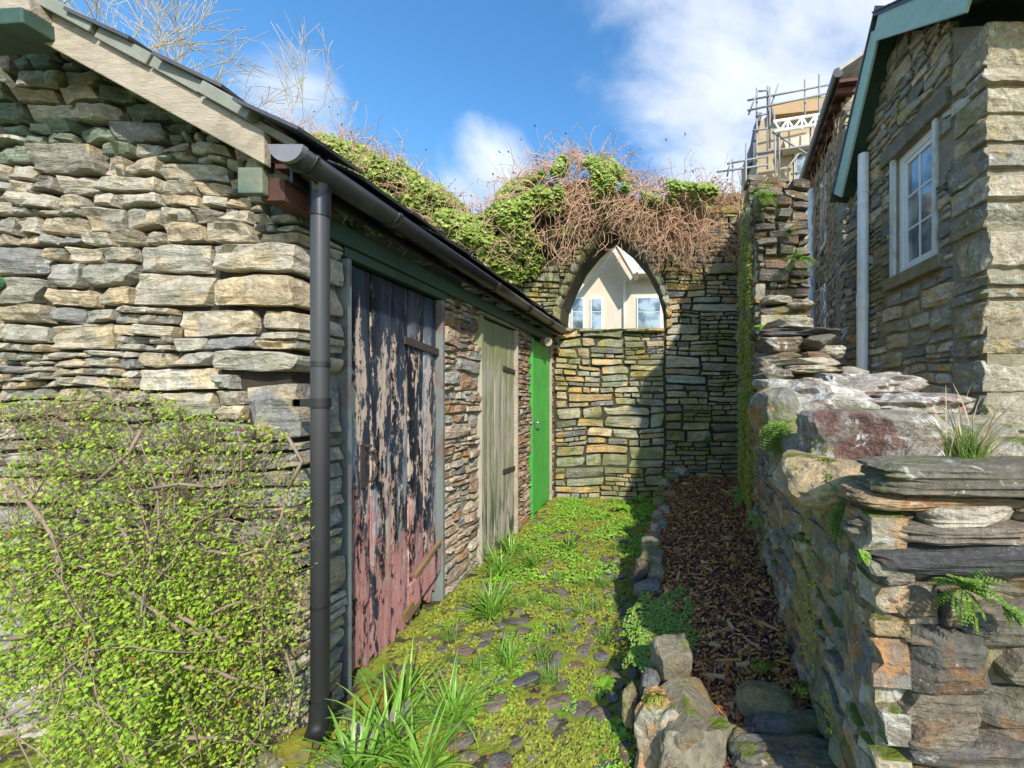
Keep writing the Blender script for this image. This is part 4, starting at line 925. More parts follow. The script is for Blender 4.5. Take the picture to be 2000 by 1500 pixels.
V = [(*wq(s, h), z) for s in (-.35, 2.65) for h, z in ((.16, 5.68), (-2.6, 7.3), (-2.6, 7.36), (.16, 5.74))]
obj('roof', np.array(V), [(0, 1, 2, 3), (7, 6, 5, 4), (0, 4, 5, 1), (1, 5, 6, 2), (2, 6, 7, 3), (3, 7, 4, 0)], M['snow_slate'], wing)
gg = px(1591, 480, 7.6)
part_tube('downpipe', [(2.86, 7.72, 1.2), (2.86, 7.72, 5.2)], .075, M['white_pipe'], 14, wing)
# small gabled porch between house and wing
por = empty('white_gabled_porch', (2.35, 5.2, 0), 'little white boarded lean-to with brown sloping edge behind the waste pipe', 'porch')
a = px(1628, 712, 5.2); b = px(1684, 618, 5.2); c_ = px(1684, 712, 5.2)
V = np.array([a, c_, b]); V2 = V+np.array([0, .3, 0]); obj('panel', np.vstack([V, V2]), [(0, 1, 2), (5, 4, 3), (0, 3, 4, 1), (1, 4, 5, 2), (2, 5, 3, 0)], M['render_white'], por)
obj('sloping_board', *beam(np.array(a)+[-.05, -.06, -.03], np.array(b)+[0, -.06, .03], .10, .10), M['old_wood'], por)
obj('base', *box(a[0]-.10, a[0]+.6, 5.22, 5.5, 0, a[2]-.02), M['brick'], por)
obj('ledge', *beam(px(1615, 655, 5.4), px(1648, 645, 5.4), .2, .05), M['upvc'], por)
for i in range(4): obj('brick', *box(px(1617, 0, 5.35)[0], px(1640, 0, 5.35)[0], 5.3, 5.4, px(0, 662+i*12+10, 5.35)[2], px(0, 662+i*12, 5.35)[2]), M['brick'], por)

# ================================================================== CREAM HOUSE BEYOND THE ARCH
CY = 12.0
ch = empty('cream_house', (-1.5, CY, 0), 'cream rendered house with gables and white windows seen through the arch', 'house')
def cb_(u0, v0, u1, v1, Y=CY, d=.1, off=0):
    a = px(u0, v1, Y); b = px(u1, v0, Y); return box(a[0], b[0], Y+off, Y+off+d, a[2], b[2])
obj('wall', *cb_(1040, 535, 1420, 1010, d=3), M['cream'], ch)
def poly_px(pts, Y, d):
    V = [px(u, v, Y) for u, v in pts]; W = [(p[0], p[1]+d, p[2]) for p in V]; n = len(V)
    return np.array(V+W), [tuple(range(n)), tuple(range(2*n-1, n-1, -1))]+[(i, i+n, (i+1) % n+n, (i+1) % n) for i in range(n)]
obj('gable_wall', *poly_px([(1090, 537), (1196, 537), (1240, 537), (1200, 478), (1150, 478)][:5], CY+.01, 2), M['cream'], ch)
obj('gable_wall', *poly_px([(1236, 537), (1420, 537), (1420, 430), (1236, 430)], CY+.6, 2), M['cream'], ch)
obj('bargeboard', *beam(px(1198, 464, CY-.6), px(1243, 540, CY-.6), .7, .14), M['cream2'], ch)
obj('bargeboard', *beam(px(1202, 464, CY-.6), px(1135, 548, CY-.6), .7, .12), M['cream2'], ch)
obj('eaves', *beam(px(1236, 536, CY-.3), px(1420, 532, CY-.3), .5, .10), M['cream2'], ch)
obj('roof', *poly_px([(1030, 545), (1140, 532), (1150, 460), (1120, 420), (1030, 420)], CY+1.2, 2), M['slate'], ch)
def fwin(u0, v0, u1, v1, split=.35, vert=False):
    w = obj('window', *cb_(u0, v0, u1, v1, d=.1, off=-.06), M['upvc'], ch); t = 2.6
    vm = v0+(v1-v0)*split
    obj('pane', *cb_(u0+t, v0+t, u1-t, vm-t*.4, d=.02, off=-.075), M['glass'], w); obj('pane', *cb_(u0+t, vm+t*.4, u1-t, v1-t*.3, d=.02, off=-.075), M['glass'], w)
fwin(1117, 582, 1142, 660); fwin(1154, 582, 1178, 660); fwin(1244, 580, 1292, 662, .36); fwin(1090, 584, 1103, 660); fwin(1246, 505, 1266, 531, .5)
obj('drainpipe', *tube([px(1220, 545, CY-.1), px(1220, 700, CY-.1)], .045, 8), M['cream2'], ch, smooth=True)

# ================================================================== SCAFFOLDED HOUSE
Q = 15.0
sh_ = empty('scaffolded_house', (4.5, Q, 0), 'distant buff roughcast house end with mossy roof behind scaffolding', 'house')
obj('wall', *poly_px([(1476, 900), (1640, 900), (1640, 225), (1500, 225), (1480, 243)], Q, 3), M['buff'], sh_)
obj('eaves_board', *beam(px(1506, 219, Q-.2), px(1640, 205, Q-.2), .3, .40), M['orange_board'], sh_)
obj('roof', *poly_px([(1502, 214), (1540, 196), (1600, 188), (1650, 190), (1650, 205)], Q-.1, 3), M['moss_roof'], sh_)
obj('roof_edge', *beam(px(1480, 235, Q-.5), px(1463, 330, Q-.5), .8, .12), M['slate'], sh_)
obj('window_hood', *beam(px(1530, 290, Q-.3), px(1640, 262, Q-.3), .4, .35), M['cream'], sh_)
w = obj('window', *poly_px([(1552, 296), (1592, 296), (1592, 420), (1552, 420)], Q-.08, .1), M['upvc'], sh_)
obj('pane', *poly_px([(1557, 301), (1587, 301), (1587, 420), (1557, 420)], Q-.10, .02), M['glass'], w)
scf = empty('scaffold', (4.3, Q-1.2, 0), 'galvanised tube scaffold with lattice beam round the distant house', 'scaffold')
SY = Q-1.2
poles = [((1478, 172), (1478, 420)), ((1499, 168), (1499, 330)), ((1503.5, 170), (1503.5, 290)), ((1512, 215), (1516, 400)), ((1572, 156), (1572, 250)), ((1600, 145), (1600, 255)), ((1669, 122), (1669, 150)), ((1555, 305), (1555, 420)), ((1583, 250), (1583, 400)), ((1522, 240), (1522, 340)), ((1457, 280), (1457, 420)), ((1431, 310), (1431, 420))]
rails = [((1460, 196), (1632, 163)), ((1460, 216), (1626, 180)), ((1482, 178), (1500, 176)), ((1476, 226), (1500, 222)), ((1478, 300), (1590, 282)), ((1420, 320), (1500, 305)), ((1400, 336), (1500, 322)), ((1545, 340), (1600, 330)), ((1470, 255), (1505, 250))]
diag = [((1462, 224), (1480, 178)), ((1503, 215), (1520, 165)), ((1508, 258), (1586, 307)), ((1525, 345), (1560, 300)), ((1420, 345), (1427, 314))]
lat = [((1510, 238), (1612, 222)), ((1512, 257), (1606, 242))]
zig = [(1512, 238), (1524, 255), (1538, 234), (1550, 251), (1566, 230), (1578, 247), (1592, 226), (1602, 243)]
for L_ in (poles, rails, diag):
    for (a, b) in L_: obj('scaffold_tube', *tube([px(*a, SY+R.uniform(-.1, .1)), px(*b, SY+R.uniform(-.1, .1))], .032, 6), M['zinc'], scf, smooth=True)
lb = obj('lattice_beam', *merge([tube([px(*a, SY-.15), px(*b, SY-.15)], .05, 6) for a, b in lat]+[tube([px(*a, SY-.15), px(*b, SY-.15)], .038, 6) for a, b in zip(zig[:-1], zig[1:])]+[tube([px(u, 237-i*3, SY-.15), px(u, 256-i*3, SY-.15)], .038, 6) for i, u in enumerate((1538, 1566, 1592))]), M['upvc'], scf)

# ================================================================== BARE TREE
def bare_tree(base, height, spread, seed, name, label, dens=1.0):
    R = random.Random(seed); root = empty(name, base, label, 'tree')
    segs_t, segs_b = [], []
    def grow(p, d, r, L_, lev):
        n = 4 if lev < 3 else 3; pts = [p]; rr = [r]; q = p
        for i in range(n):
            d = (d+Vector((R.gauss(0, .13), R.gauss(0, .13), R.gauss(.06, .10)))).normalized(); q = q+d*L_/n; pts.append(q); rr.append(max(.011, r*(1-.40*(i+1)/n)))
        (segs_t if lev == 0 else segs_b).append(tube(pts, rr, 7 if lev < 2 else 3, caps=False))
        if lev >= 6: return
        kids = R.choice([3, 4, 4]) if lev < 5 else 3
        for k in range(kids):
            f = R.uniform(.35, 1.0); idx = min(n, max(1, int(round(f*n)))); a = R.uniform(0, 2*math.pi); tilt = R.uniform(.3, .8)
            s = d.orthogonal().normalized(); t = d.cross(s); nd_ = (d*math.cos(tilt)+(s*math.cos(a)+t*math.sin(a))*math.sin(tilt)).normalized()
            grow(pts[idx], nd_, rr[idx]*.62, L_*R.uniform(.62, .82), lev+1)
    grow(Vector(base), Vector((0, 0, 1)), height*.018, height*.34, 0)
    obj('trunk', *merge(segs_t), M['tree_bark'], root, smooth=True); obj('crown', *merge(segs_b), M['tree_bark'], root, smooth=True)
bare_tree((-23.6, 16, 0), 20.5, 1, 3, 'bare_tree', 'pale leafless tree rising behind the shed roof')
bare_tree((-19.4, 16, 0), 11.0, 1, 8, 'bare_tree', 'smaller leafless tree just showing over the shed slates')

# ================================================================== VEGETATION
def leaves_mesh(P, Nrm, size, shape='oval', R=nr, droop=0.):
    """many small leaves as folded quads or lobed fans; P (n,3) centres, Nrm (n,3) facing"""
    n = len(P); Nn = Nrm/np.linalg.norm(Nrm, axis=1, keepdims=True)
    ref = R.normal(size=(n, 3)); ref[:, 2] -= droop; A = np.cross(Nn, ref); A /= np.linalg.norm(A, axis=1, keepdims=True); B = np.cross(Nn, A)   # B: length direction
    sz = size if isinstance(size, np.ndarray) else np.full(n, size)
    if shape == 'oval': loc = [(0, -.5, 0), (.30, -.05, .10), (.20, .34, .08), (0, .5, 0), (-.20, .34, .08), (-.30, -.05, .10)]; Fl = [(0, 1, 2, 3), (0, 3, 4, 5)]
    elif shape == 'ivy': loc = [(0, .55, -.08), (.16, .12, .05), (.48, .10, -.05), (.26, -.30, 0), (0, -.22, .06), (-.26, -.30, 0), (-.48, .10, -.05), (-.16, .12, .05)]; Fl = [(0, 7, 4, 1), (1, 4, 3, 2), (7, 6, 5, 4)]
    elif shape == 'blade': loc = [(-.09, -.5, 0), (.09, -.5, 0), (.02, .5, .05), (-.02, .5, .05)]; Fl = [(0, 1, 2, 3)]
    else: loc = [(-.35, -.5, 0), (.35, -.5, 0), (.30, .5, .1), (-.30, .5, .1)]; Fl = [(0, 1, 2, 3)]
    k = len(loc); V = np.zeros((n, k, 3))
    for i, (a, b, c) in enumerate(loc): V[:, i] = P+(A*a+B*b+Nn*c)*sz[:, None]
    base = (np.arange(n)*k)[:, None, None]; Fx = (base+np.array(Fl)[None]).reshape(-1, 4)
    return V.reshape(-1, 3), Fx

# --- cotoneaster against the gable
cot = empty('cotoneaster_shrub', (-2.0, 1.45, -.03), 'sprawling cotoneaster with tiny green leaves climbing the shed gable', 'shrub')
R = random.Random(77)
TOPC = [(-60, 770), (60, 790), (150, 770), (230, 740), (300, 770), (340, 800), (420, 815), (520, 815), (580, 870), (605, 930), (640, 960), (660, 980)]
def ctop(u): return float(np.interp(u, [p[0] for p in TOPC], [p[1] for p in TOPC]))
stems, fine, LP, LN = [], [], [], []
def cot_y(u, v):   # distance of the shrub's face: hugging the wall at the top, standing out at the foot
    f = min(1, max(0, (v-760)/640)); return 1.575-.34*f**1.3*min(1, max(0.12, (600-u)/320))
def cden(u, v):
    return max(.12, min(1, .30+.75*min(1, max(0, (v-900)/420))*min(1, max(.25, (640-u)/330))+.5*mn.noise((u*.012, v*.012, 8.))))
def branch(u, v, ang, L_, r, lev):
    elim = R.gauss(585, 26) if lev < 3 else R.gauss(605, 22)
    pts = []; n = max(4, int(L_/26)); uu, vv = u, v; dy = R.uniform(-.05, .06)
    for i in range(n+1):
        Y = cot_y(uu, vv)+dy+.03*mn.noise((uu*.02, vv*.02, lev)); Y = min(Y, 1.585)
        pts.append((uu, vv, Y)); ang += R.gauss(0, .17); uu += math.cos(ang)*L_/n; vv -= math.sin(ang)*L_/n
        if vv < ctop(uu)-8 or uu > elim-(30 if vv > 1150 else 0): break
        if vv > 1640: break
    if len(pts) < 3: return
    P3 = [px(*p) for p in pts]; rr = [r*(1-.6*i/len(P3)) for i in range(len(P3))]
    (stems if lev < 2 else fine).append(tube(P3, rr, 5 if lev < 2 else 3, caps=False))
    for i in range(len(pts)):
        if lev >= 1:
            dn = cden(*pts[i][:2]); m_ = int((1 if lev == 1 else 2.2 if lev == 2 else 3.4)*dn+R.random())
            for _ in range(m_):
                p = np.array(P3[i])+nr.normal(size=3)*np.array([.012, .012, .012])*(1.3 if lev == 1 else 1)
                if i+1 < len(P3): p = p+(np.array(P3[i+1])-np.array(P3[i]))*R.random()
                LP.append(p); LN.append((R.gauss(0, .6), -1+R.gauss(0, .5), .75+R.gauss(0, .5)))
    if lev < 3:
        k = {0: 9, 1: 6, 2: 3}[lev]
        for _ in range(k):
            i = R.randrange(1, len(pts)); s = R.choice((-1, 1)); branch(pts[i][0], pts[i][1], ang+s*R.uniform(.4, 1.2), L_*R.uniform(.35, .62), r*.5, lev+1)
starts = [(-40, 1500, .9), (60, 1560, 1.2), (160, 1540, 1.1), (260, 1560, 1.3), (340, 1540, 1.0), (420, 1560, 1.2), (500, 1550, 1.35), (-60, 1300, .5), (-60, 1150, .6), (-60, 1020, .3), (130, 1150, .9), (280, 1100, .8), (540, 1420, 1.3), (-60, 1400, .2), (380, 1350, .5), (200, 1320, .7), (-60, 900, .2), (330, 1180, .4), (60, 1260, .9), (420, 1200, 1.0)]
for (u, v, a) in starts:
    for q in range(1): branch(u+R.uniform(-30, 30), v+R.uniform(-20, 20), a+R.gauss(0, .25), R.uniform(420, 620), R.uniform(.003, .0055), 0)
# a few stout bare stems as in the photograph
for path_ in [[(20, 940), (80, 1010), (110, 1060), (115, 1120)], [(225, 1000), (250, 1060), (265, 1095), (225, 1125), (140, 1100), (60, 1160), (45, 1110)], [(180, 950), (255, 880), (275, 840)], [(350, 1300), (420, 1310), (480, 1335), (530, 1350)], [(-20, 1250), (40, 1245), (90, 1230), (140, 1220)],
              [(400, 1075), (470, 1085), (520, 1070), (550, 1010), (560, 960)], [(560, 960), (590, 900), (560, 850)], [(240, 1145), (300, 1190), (360, 1240)], [(345, 1200), (420, 1240), (510, 1290)], [(360, 1440), (470, 1440)], [(290, 955), (350, 945), (400, 950)]]:
    stems.append(tube([px(u, v, cot_y(u, v)-.035) for u, v in path_], [.0065, .006, .0055, .005, .0045, .004, .0035][:len(path_)], 6))
LP = np.array(LP); LN = np.array(LN)
print('coton leaves', len(LP))
obj('stem', *merge(stems), M['twig'], cot, smooth=True)
obj('twigs', *merge(fine), M['dark_twig'], cot)['kind'] = 'stuff'
obj('leaves', *leaves_mesh(LP, LN, nr.uniform(.007, .0185, len(LP))), M['coton'], cot)['kind'] = 'stuff'
bi = nr.choice(len(LP), 45); Vb, Fb = ico(1); Vb2 = np.vstack([Vb*.005+LP[i] for i in bi]); Fb2 = [tuple(j+k*len(Vb) for j in f) for k in range(len(bi)) for f in Fb]
obj('berries', Vb2, Fb2, M['berry'], cot)['kind'] = 'stuff'

# --- ivy and bare creeper over the arch wall
ivy = empty('ivy', (-1.5, BY, 3.4), 'thick mound of green ivy along the top of the arch wall', 'ivy')
ITOP = [(560, 265), (640, 280), (700, 292), (760, 312), (820, 345), (880, 385), (930, 432), (965, 440), (1000, 378), (1060, 350), (1120, 322), (1180, 332), (1220, 352), (1260, 378), (1330, 384), (1400, 398), (1440, 400)]
IBOT = [(560, 420), (700, 440), (800, 470), (900, 520), (980, 560), (1040, 540), (1090, 470), (1130, 440), (1200, 430), (1300, 425), (1440, 415)]
def itop(u): return float(np.interp(u, [p[0] for p in ITOP], [p[1] for p in ITOP]))
def ibot(u): return float(np.interp(u, [p[0] for p in IBOT], [p[1] for p in IBOT]))
LPi, LNi, sz = [], [], []
R = random.Random(5)
while len(LPi) < 14500:
    u = R.uniform(560, 1420); t, b = itop(u), ibot(u)
    den = float(np.interp(u, [560, 980, 1060, 1150, 1250, 1420], [1, 1, 1, .95, .55, .2]))
    if R.random() > den: continue
    f = R.random()**1.1; v = t-6+(b-t+10)*f
    cl = mn.noise((u*.018, v*.022, 4.)); cl2 = mn.noise((u*.05, v*.05, 9.))
    if cl+.6*cl2 < -.28+(.25 if u > 1040 else 0): continue
    bulge = .50*math.sin(math.pi*min(1, max(.02, (f*.85+.12))))+.16*cl+.09*cl2
    Y = BY-.05-bulge+R.uniform(-.05, .03)+(.35*R.random() if f < .12 else 0)
    if u < 900: Y += R.uniform(0, .2)
    p = px(u, v, BY-.1); p = (p[0], Y, p[2]+.04*R.gauss(0, 1)*.5)
    LPi.append(p); LNi.append((R.gauss(.15, .45), -1+R.gauss(0, .35), .55+R.gauss(0, .4))); sz.append(R.uniform(.055, .105))
obj('leaves', *leaves_mesh(np.array(LPi), np.array(LNi), np.array(sz), 'ivy', droop=1.6), M['ivy'], ivy)['kind'] = 'stuff'
# dark lumps for the inner stems, shade among the leaves put into their colour
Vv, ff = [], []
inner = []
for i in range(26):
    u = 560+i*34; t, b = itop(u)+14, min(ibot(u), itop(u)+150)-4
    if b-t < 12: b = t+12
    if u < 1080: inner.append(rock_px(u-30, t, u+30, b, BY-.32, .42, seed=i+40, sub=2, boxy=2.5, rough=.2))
obj('inner_stem_shade', *merge(inner), simple('ivy_shade_stems', (.035, .045, .015), .9, .5, 20, bump=1, bd=.02), ivy)
crp = empty('bare_creeper', (.2, BY, 3.8), 'tangle of leafless reddish creeper stems hanging over the arch', 'creeper')
R = random.Random(99); tub = []; ENDS = []
def stem(u, v, ang, n, step, grav, Yo, r):
    pts = []; P = np.array(px(u, v, BY-.12)); P[1] = BY-.10-Yo; d = np.array([math.cos(ang), R.gauss(-.15, .25), math.sin(ang)])
    dr = np.array([.55*mn.noise((u*.013, v*.03, 5.))+.12*R.gauss(0, 1), 0, .12*R.gauss(0, 1)])
    for i in range(n):
        pts.append(tuple(P)); d = d+dr+nr.normal(size=3)*.32+np.array([0, 0, -grav]); d /= np.linalg.norm(d); P = P+d*step
        P[1] = min(max(P[1], BY-.62), BY-.03 if not in_arch(P[0], P[2]) else BY+.3)
        if P[2] < 2.9 or (in_arch(P[0], P[2]) and R.random() < .35): break
    if len(pts) > 2: ENDS.append(pts[-1]); ENDS.append(pts[len(pts)//2])
    if len(pts) > 2: tub.append(tube(pts, [r*(1-.5*i/len(pts)) for i in range(len(pts))], 3, caps=False))
for _ in range(800):
    u = R.choice([R.gauss(1190, 110), R.uniform(960, 1450), R.uniform(1040, 1400)]); 
    if u > 1450 or u < 930: continue
    v = itop(u)+R.uniform(5, 75)*(1 if R.random() < .7 else 1.6); stem(u, v, R.choice((R.uniform(-.6, .7), math.pi+R.uniform(-.7, .6))), R.randint(6, 13), R.uniform(.06, .10), R.uniform(.10, .5), R.uniform(.0, .45), R.uniform(.003, .0062))
for _ in range(90):
    u = R.uniform(1060, 1330); stem(u, R.uniform(430, 500), -R.uniform(.6, 2.6), R.randint(6, 13), .075, .05, .25, .005)
for _ in range(950):   # wiry shoots against the sky
    u = R.uniform(575, 1450) if R.random() < .5 else R.uniform(930, 1450); v = itop(u)+5; stem(u, v, math.pi/2+R.gauss(0, .55), R.randint(3, 8), R.uniform(.05, .09), R.uniform(-.02, .10), R.uniform(0, .25), R.uniform(.0025, .005))
for _ in range(260):
    u = R.uniform(640, 1080); v = itop(u)+R.uniform(10, 150); stem(u, v, R.uniform(0, math.pi), R.randint(5, 11), .07, .2, .48, .004)
obj('stem', *merge(tub), M['vine'], crp, smooth=True)
# withered leaves on shoots
LPd = R.sample(ENDS, 900)
obj('withered_leaves', *leaves_mesh(np.array(LPd), nr.normal(size=(len(LPd), 3)), nr.uniform(.018, .045, len(LPd))), M['dark_twig'], crp)['kind'] = 'stuff'
# second creeper on the rear house corner
tub = []; crp2 = empty('bare_creeper', (2.75, 7, 4), 'brown twining creeper stems climbing the rear house wall beside its downpipe', 'creeper')
for _ in range(260):
    s = R.uniform(.2, 2.4); z = R.uniform(1.6, 5.5); q = wq(s, .10); pts = [(q[0], q[1], z)]; d = np.array([0., 0, 1.])
    for i in range(R.randint(5, 10)):
        d = d+nr.normal(size=3)*.35; d /= np.linalg.norm(d); s += d[0]*.08; z += d[2]*.09; q = wq(s, .06+.10*abs(mn.noise((s*3, z*3, 2.)))); pts.append((q[0], q[1], z))
    tub.append(tube(pts, .006, 3, caps=False))
obj('stem', *merge(tub), M['vine'], crp2)

# --- bark bed
def bz_(y): return float(np.interp(y, [1.3, 2.0, 5.7], [.11, .12, .21]))
def bedL(y): return float(np.interp(y, [1.3, 1.5, 1.9, 2.6, 3.4, 4.2, 5.7], [.02, .02, -.06, -.10, -.13, -.02, .04]))
def mz(x, y): return bz_(y)+.012*mn.noise((x*6, y*6, 1))+.012*mn.noise((x*25, y*25, 5))
V, Fc = sheet(0, 1, 1.32, 5.68, 60, 170, lambda a, b: 0)
for i in range(len(V)):
    y = V[i, 1]; a = V[i, 0]; x0, x1 = bedL(y), wx(y)+.08; x = x0+(x1-x0)*a; V[i, 0] = x; V[i, 2] = mz(x, y)-(.10 if a < .005 else 0)
bed = obj('bark_bed', V, Fc, M['soil'], smooth=True); tag(bed, kind='structure')
def chip_geo(L_, W, T, seed):
    R = random.Random(seed); V = []
    for i, x in enumerate(np.linspace(-.5, .5, 3)):
        w = W*(1-.5*abs(x*2)**3*R.random()) ; z = R.uniform(-.2, .2)*T
        V += [(x*L_, -w/2, z-T/2), (x*L_, w/2, z-T/2+R.uniform(-.3, .3)*T), (x*L_, w/2, z+T/2), (x*L_, -w/2, z+T/2)]
    Fc = [(0, 3, 2, 1), (8, 9, 10, 11)]
    for i in range(2):
        for k in range(4): a, b = i*4+k, i*4+(k+1) % 4; Fc.append((a, b, b+4, a+4))
    return np.array(V), Fc
ch_me = [mesh_data('wood_chip', *chip_geo(*s, i), M['chip_orange' if i % 4 else 'chip']) for i, s in enumerate([(.07, .012, .006), (.05, .016, .007), (.09, .010, .006), (.04, .02, .006), (.06, .008, .004), (.11, .014, .008), (.045, .024, .006), (.055, .02, .008)])]
R = random.Random(4)
for k in range(280):
    y = 1.40+4.1*(R.random()**2.3); x0, x1 = bedL(y)+.05, wx(y)-.03; x = R.uniform(x0, x1)
    inst('wood_chip', R.choice(ch_me), (x, y, mz(x, y)+.018), (R.uniform(-.35, .35), R.uniform(-.3, .3), R.uniform(0, 6.28)), (R.uniform(.6, 1.35),)*3, bed)
Vs, Fs, n = [], [], 0
base_ = [chip_geo(*s, 50+i) for i, s in enumerate([(.030, .010, .004), (.04, .006, .004), (.022, .014, .004), (.05, .008, .004), (.018, .012, .005)])]
def scatter_chips(cnt):
    Vs, Fs, n = [], [], 0
    for k in range(cnt):
        y = 1.34+4.3*(R.random()**1.35); x = R.uniform(bedL(y), wx(y)+.02); b = R.choice(base_)
        m_ = np.array(Matrix.Rotation(R.uniform(0, 6.28), 3, 'Z')@Matrix.Rotation(R.uniform(-.6, .6), 3, 'Y')@Matrix.Rotation(R.uniform(-.6, .6), 3, 'X'))
        Vs.append((b[0]*R.uniform(.5, 1.15))@m_.T+np.array([x, y, mz(x, y)+R.uniform(0, .02)])); Fs += [tuple(i+n for i in f) for f in b[1]]; n += len(b[0])
    return np.vstack(Vs), Fs
o = obj('bark_mulch', *scatter_chips(11000), M['chip'], bed); o['kind'] = 'stuff'
o = obj('splinters', *scatter_chips(5200), M['chip_orange'], bed); o['kind'] = 'stuff'

# --- cobbles in the path
cob = []
for k in range(9):
    V, Fc = rock_geo((0, 0, 0), (1, 1, 1), seed=k, sub=3, boxy=3.2, rough=.16, cuts=5); cob.append(mesh_data('cobble', V, Fc, M['cobble'], True))
R = random.Random(8); placed = []
tries = 0
while len(placed) < 290 and tries < 20000:
    tries += 1; y = 1.45+3.3*R.random()**1.5; x = R.uniform(-1.36, -.12+.0*y); r = R.uniform(.024, .056)
    if y > 3.5 and R.random() < .6: continue
    if mn.noise((x*2.2, y*2.2, 17)) < -.12 and R.random() < .75: continue
    if all((x-a)**2+(y-b)**2 > ((r+c)*.98)**2 for a, b, c in placed):
        placed.append((x, y, r)); e = R.uniform(.75, 1.15)
        inst('cobble', R.choice(cob), (x, y, pz(x, y)+.003), (R.uniform(-.12, .12), R.uniform(-.12, .12), R.uniform(0, 6.28)), (r*2.1*e, r*1.7/e, r*R.uniform(.35, .6)), path)
# --- moss and weeds
R = random.Random(10)
P_, N_, S_ = [], [], []
while len(P_) < 52000:
    y = 1.40+4.2*R.random()**1.5; x = R.uniform(-1.44, .0)
    d = mn.noise((x*4, y*4, 2))+.6*mn.noise((x*13, y*13, 8))
    if d < -.05: continue
    P_.append((x, y, pz(x, y)+.004+.012*max(0, d)+R.uniform(0, .006))); N_.append((R.gauss(0, .5), R.gauss(-.3, .5), 1)); S_.append(R.uniform(.006, .013)*(1+.12*(y-1.4)))
o = obj('moss', *leaves_mesh(np.array(P_), np.array(N_), np.array(S_), 'quad'), M['moss'], path); o['kind'] = 'stuff'
def lowweed(name, n, reg, mat, s0, s1, seed, hgt=.02, thr=.0):
    R = random.Random(seed); P, N, S = [], [], []; t = 0
    while len(P) < n and t < n*20:
        t += 1; y = R.uniform(reg[2], reg[3]); x = R.uniform(reg[0], reg[1])
        if mn.noise((x*3.1+seed, y*3.1, 2))+.4*mn.noise((x*11, y*11, seed)) < thr: continue
        P.append((x, y, pz(x, y)+R.uniform(.004, hgt))); N.append((R.gauss(0, .45), R.gauss(-.25, .45), 1)); S.append(R.uniform(s0, s1))
    o = obj(name, *leaves_mesh(np.array(P), np.array(N), np.array(S)), M[mat], path); o['kind'] = 'stuff'
lowweed('ground_weeds', 7000, (-1.35, .02, 3.0, 5.55), 'weed', .018, .034, 3, .04, -.05)
lowweed('ground_weeds', 3500, (-1.3, -.1, 1.4, 3.0), 'weed', .010, .020, 5, .02, .22)
def blades(n, L0, L1, w, seed, lean=1.35, mat='grass', upr=.45):
    R = random.Random(seed); V, Fc = [], []; k = 7
    for i in range(n):
        a = R.uniform(0, 2*math.pi); L_ = R.uniform(L0, L1); ww = w*R.uniform(.7, 1.2); el = R.uniform(upr, 1.45); cu = R.uniform(.25, lean)*1.9/k*R.uniform(.6, 1.3)
        p = Vector((R.gauss(0, .016), R.gauss(0, .016), 0)); h = Vector((math.cos(a), math.sin(a), 0)); s = Vector((-math.sin(a), math.cos(a), 0)); tw = R.uniform(-.5, .5); base = len(V)
        for j in range(k):
            f = j/(k-1); wd = ww*(1-f**2.2)*.5+.0004; ss = s*math.cos(tw*f)+Vector((0, 0, 1))*math.sin(tw*f)*.5; c = Vector((0, 0, -wd*.5))
            V += [tuple(p-ss*wd), tuple(p+c), tuple(p+ss*wd)]; p = p+(h*math.cos(el)+Vector((0, 0, 1))*math.sin(el))*L_/(k-1); el -= cu*(.4+f)
        for j in range(k-1):
            b = base+j*3; Fc += [(b, b+1, b+4, b+3), (b+1, b+2, b+5, b+4)]
    return np.array(V), Fc
def clump(x, y, n, L0, L1, w, seed, name, label, cat, group=None, mat='grass', z=None, **k):
    V, Fc = blades(int(n*1.1) if mat == 'grass' else n, L0*(1.25 if mat == 'grass' else 1), L1*(1.25 if mat == 'grass' else 1), w, seed, **k); o = obj(name, V+np.array([x, y, pz(x, y) if z is None else z]), Fc, M[mat], None, smooth=True, origin='base'); return tag(o, label, cat, group)
def at(u, v):
    Y = 2.
    for _ in range(6): Y = F*(CH-ground_z((u-VU)*Y/F, Y))/(v-VV)
    return (u-VU)*Y/F, Y
cl = [(760, 1470, 55, .16, .30, .013, 'big strap-leaved clump arching beside the grey plank at the shed corner'),
      (785, 1385, 40, .14, .26, .012, 'strap-leaved clump under the peeling door, just behind the biggest one'),
      (885, 1420, 75, .12, .22, .008, 'bushy upright grass clump standing in the cobbles right of the grey plank'),
      (1000, 1085, 60, .16, .26, .011, 'dense strap-leaved clump at the foot of the weathered door'),
      (975, 1125, 60, .16, .28, .011, 'spreading clump leaning from the weathered door towards the cobbles'),
      (1040, 1110, 40, .12, .22, .010, 'slender clump on the passage side of the weathered door group'),
      (960, 1205, 70, .16, .30, .010, 'wide spidery clump in front of the stone pier between the doors'),
      (990, 1300, 60, .09, .16, .005, 'short tufty grass clump alone in the middle of the mossy cobbles'),
      (1112, 1075, 36, .12, .20, .011, 'single rosette of strap leaves in the middle of the far passage'),
      (700, 1520, 36, .16, .30, .013, 'strap-leaved clump cut by the bottom edge left of the others'),
      (830, 1510, 36, .14, .26, .012, 'upright strap-leaved clump at the bottom edge below the grass clump')]
for i, (u, v, n, a, b, w, lab) in enumerate(cl):
    x, y = at(u, v); clump(max(x, SX+.05), y, n, a, b, w, 40+i, 'bluebell_clump' if w > .0085 else 'grass_clump', lab, 'plant')
tf = [(1140, 1145), (1130, 1205), (1165, 1190), (1085, 1195), (1100, 1240), (1175, 1145), (1060, 1290), (1075, 1330), (1010, 1190), (1150, 1120), (1200, 1075), (1180, 1250), (930, 1310), (1045, 1175), (1090, 1140), (880, 1250)]
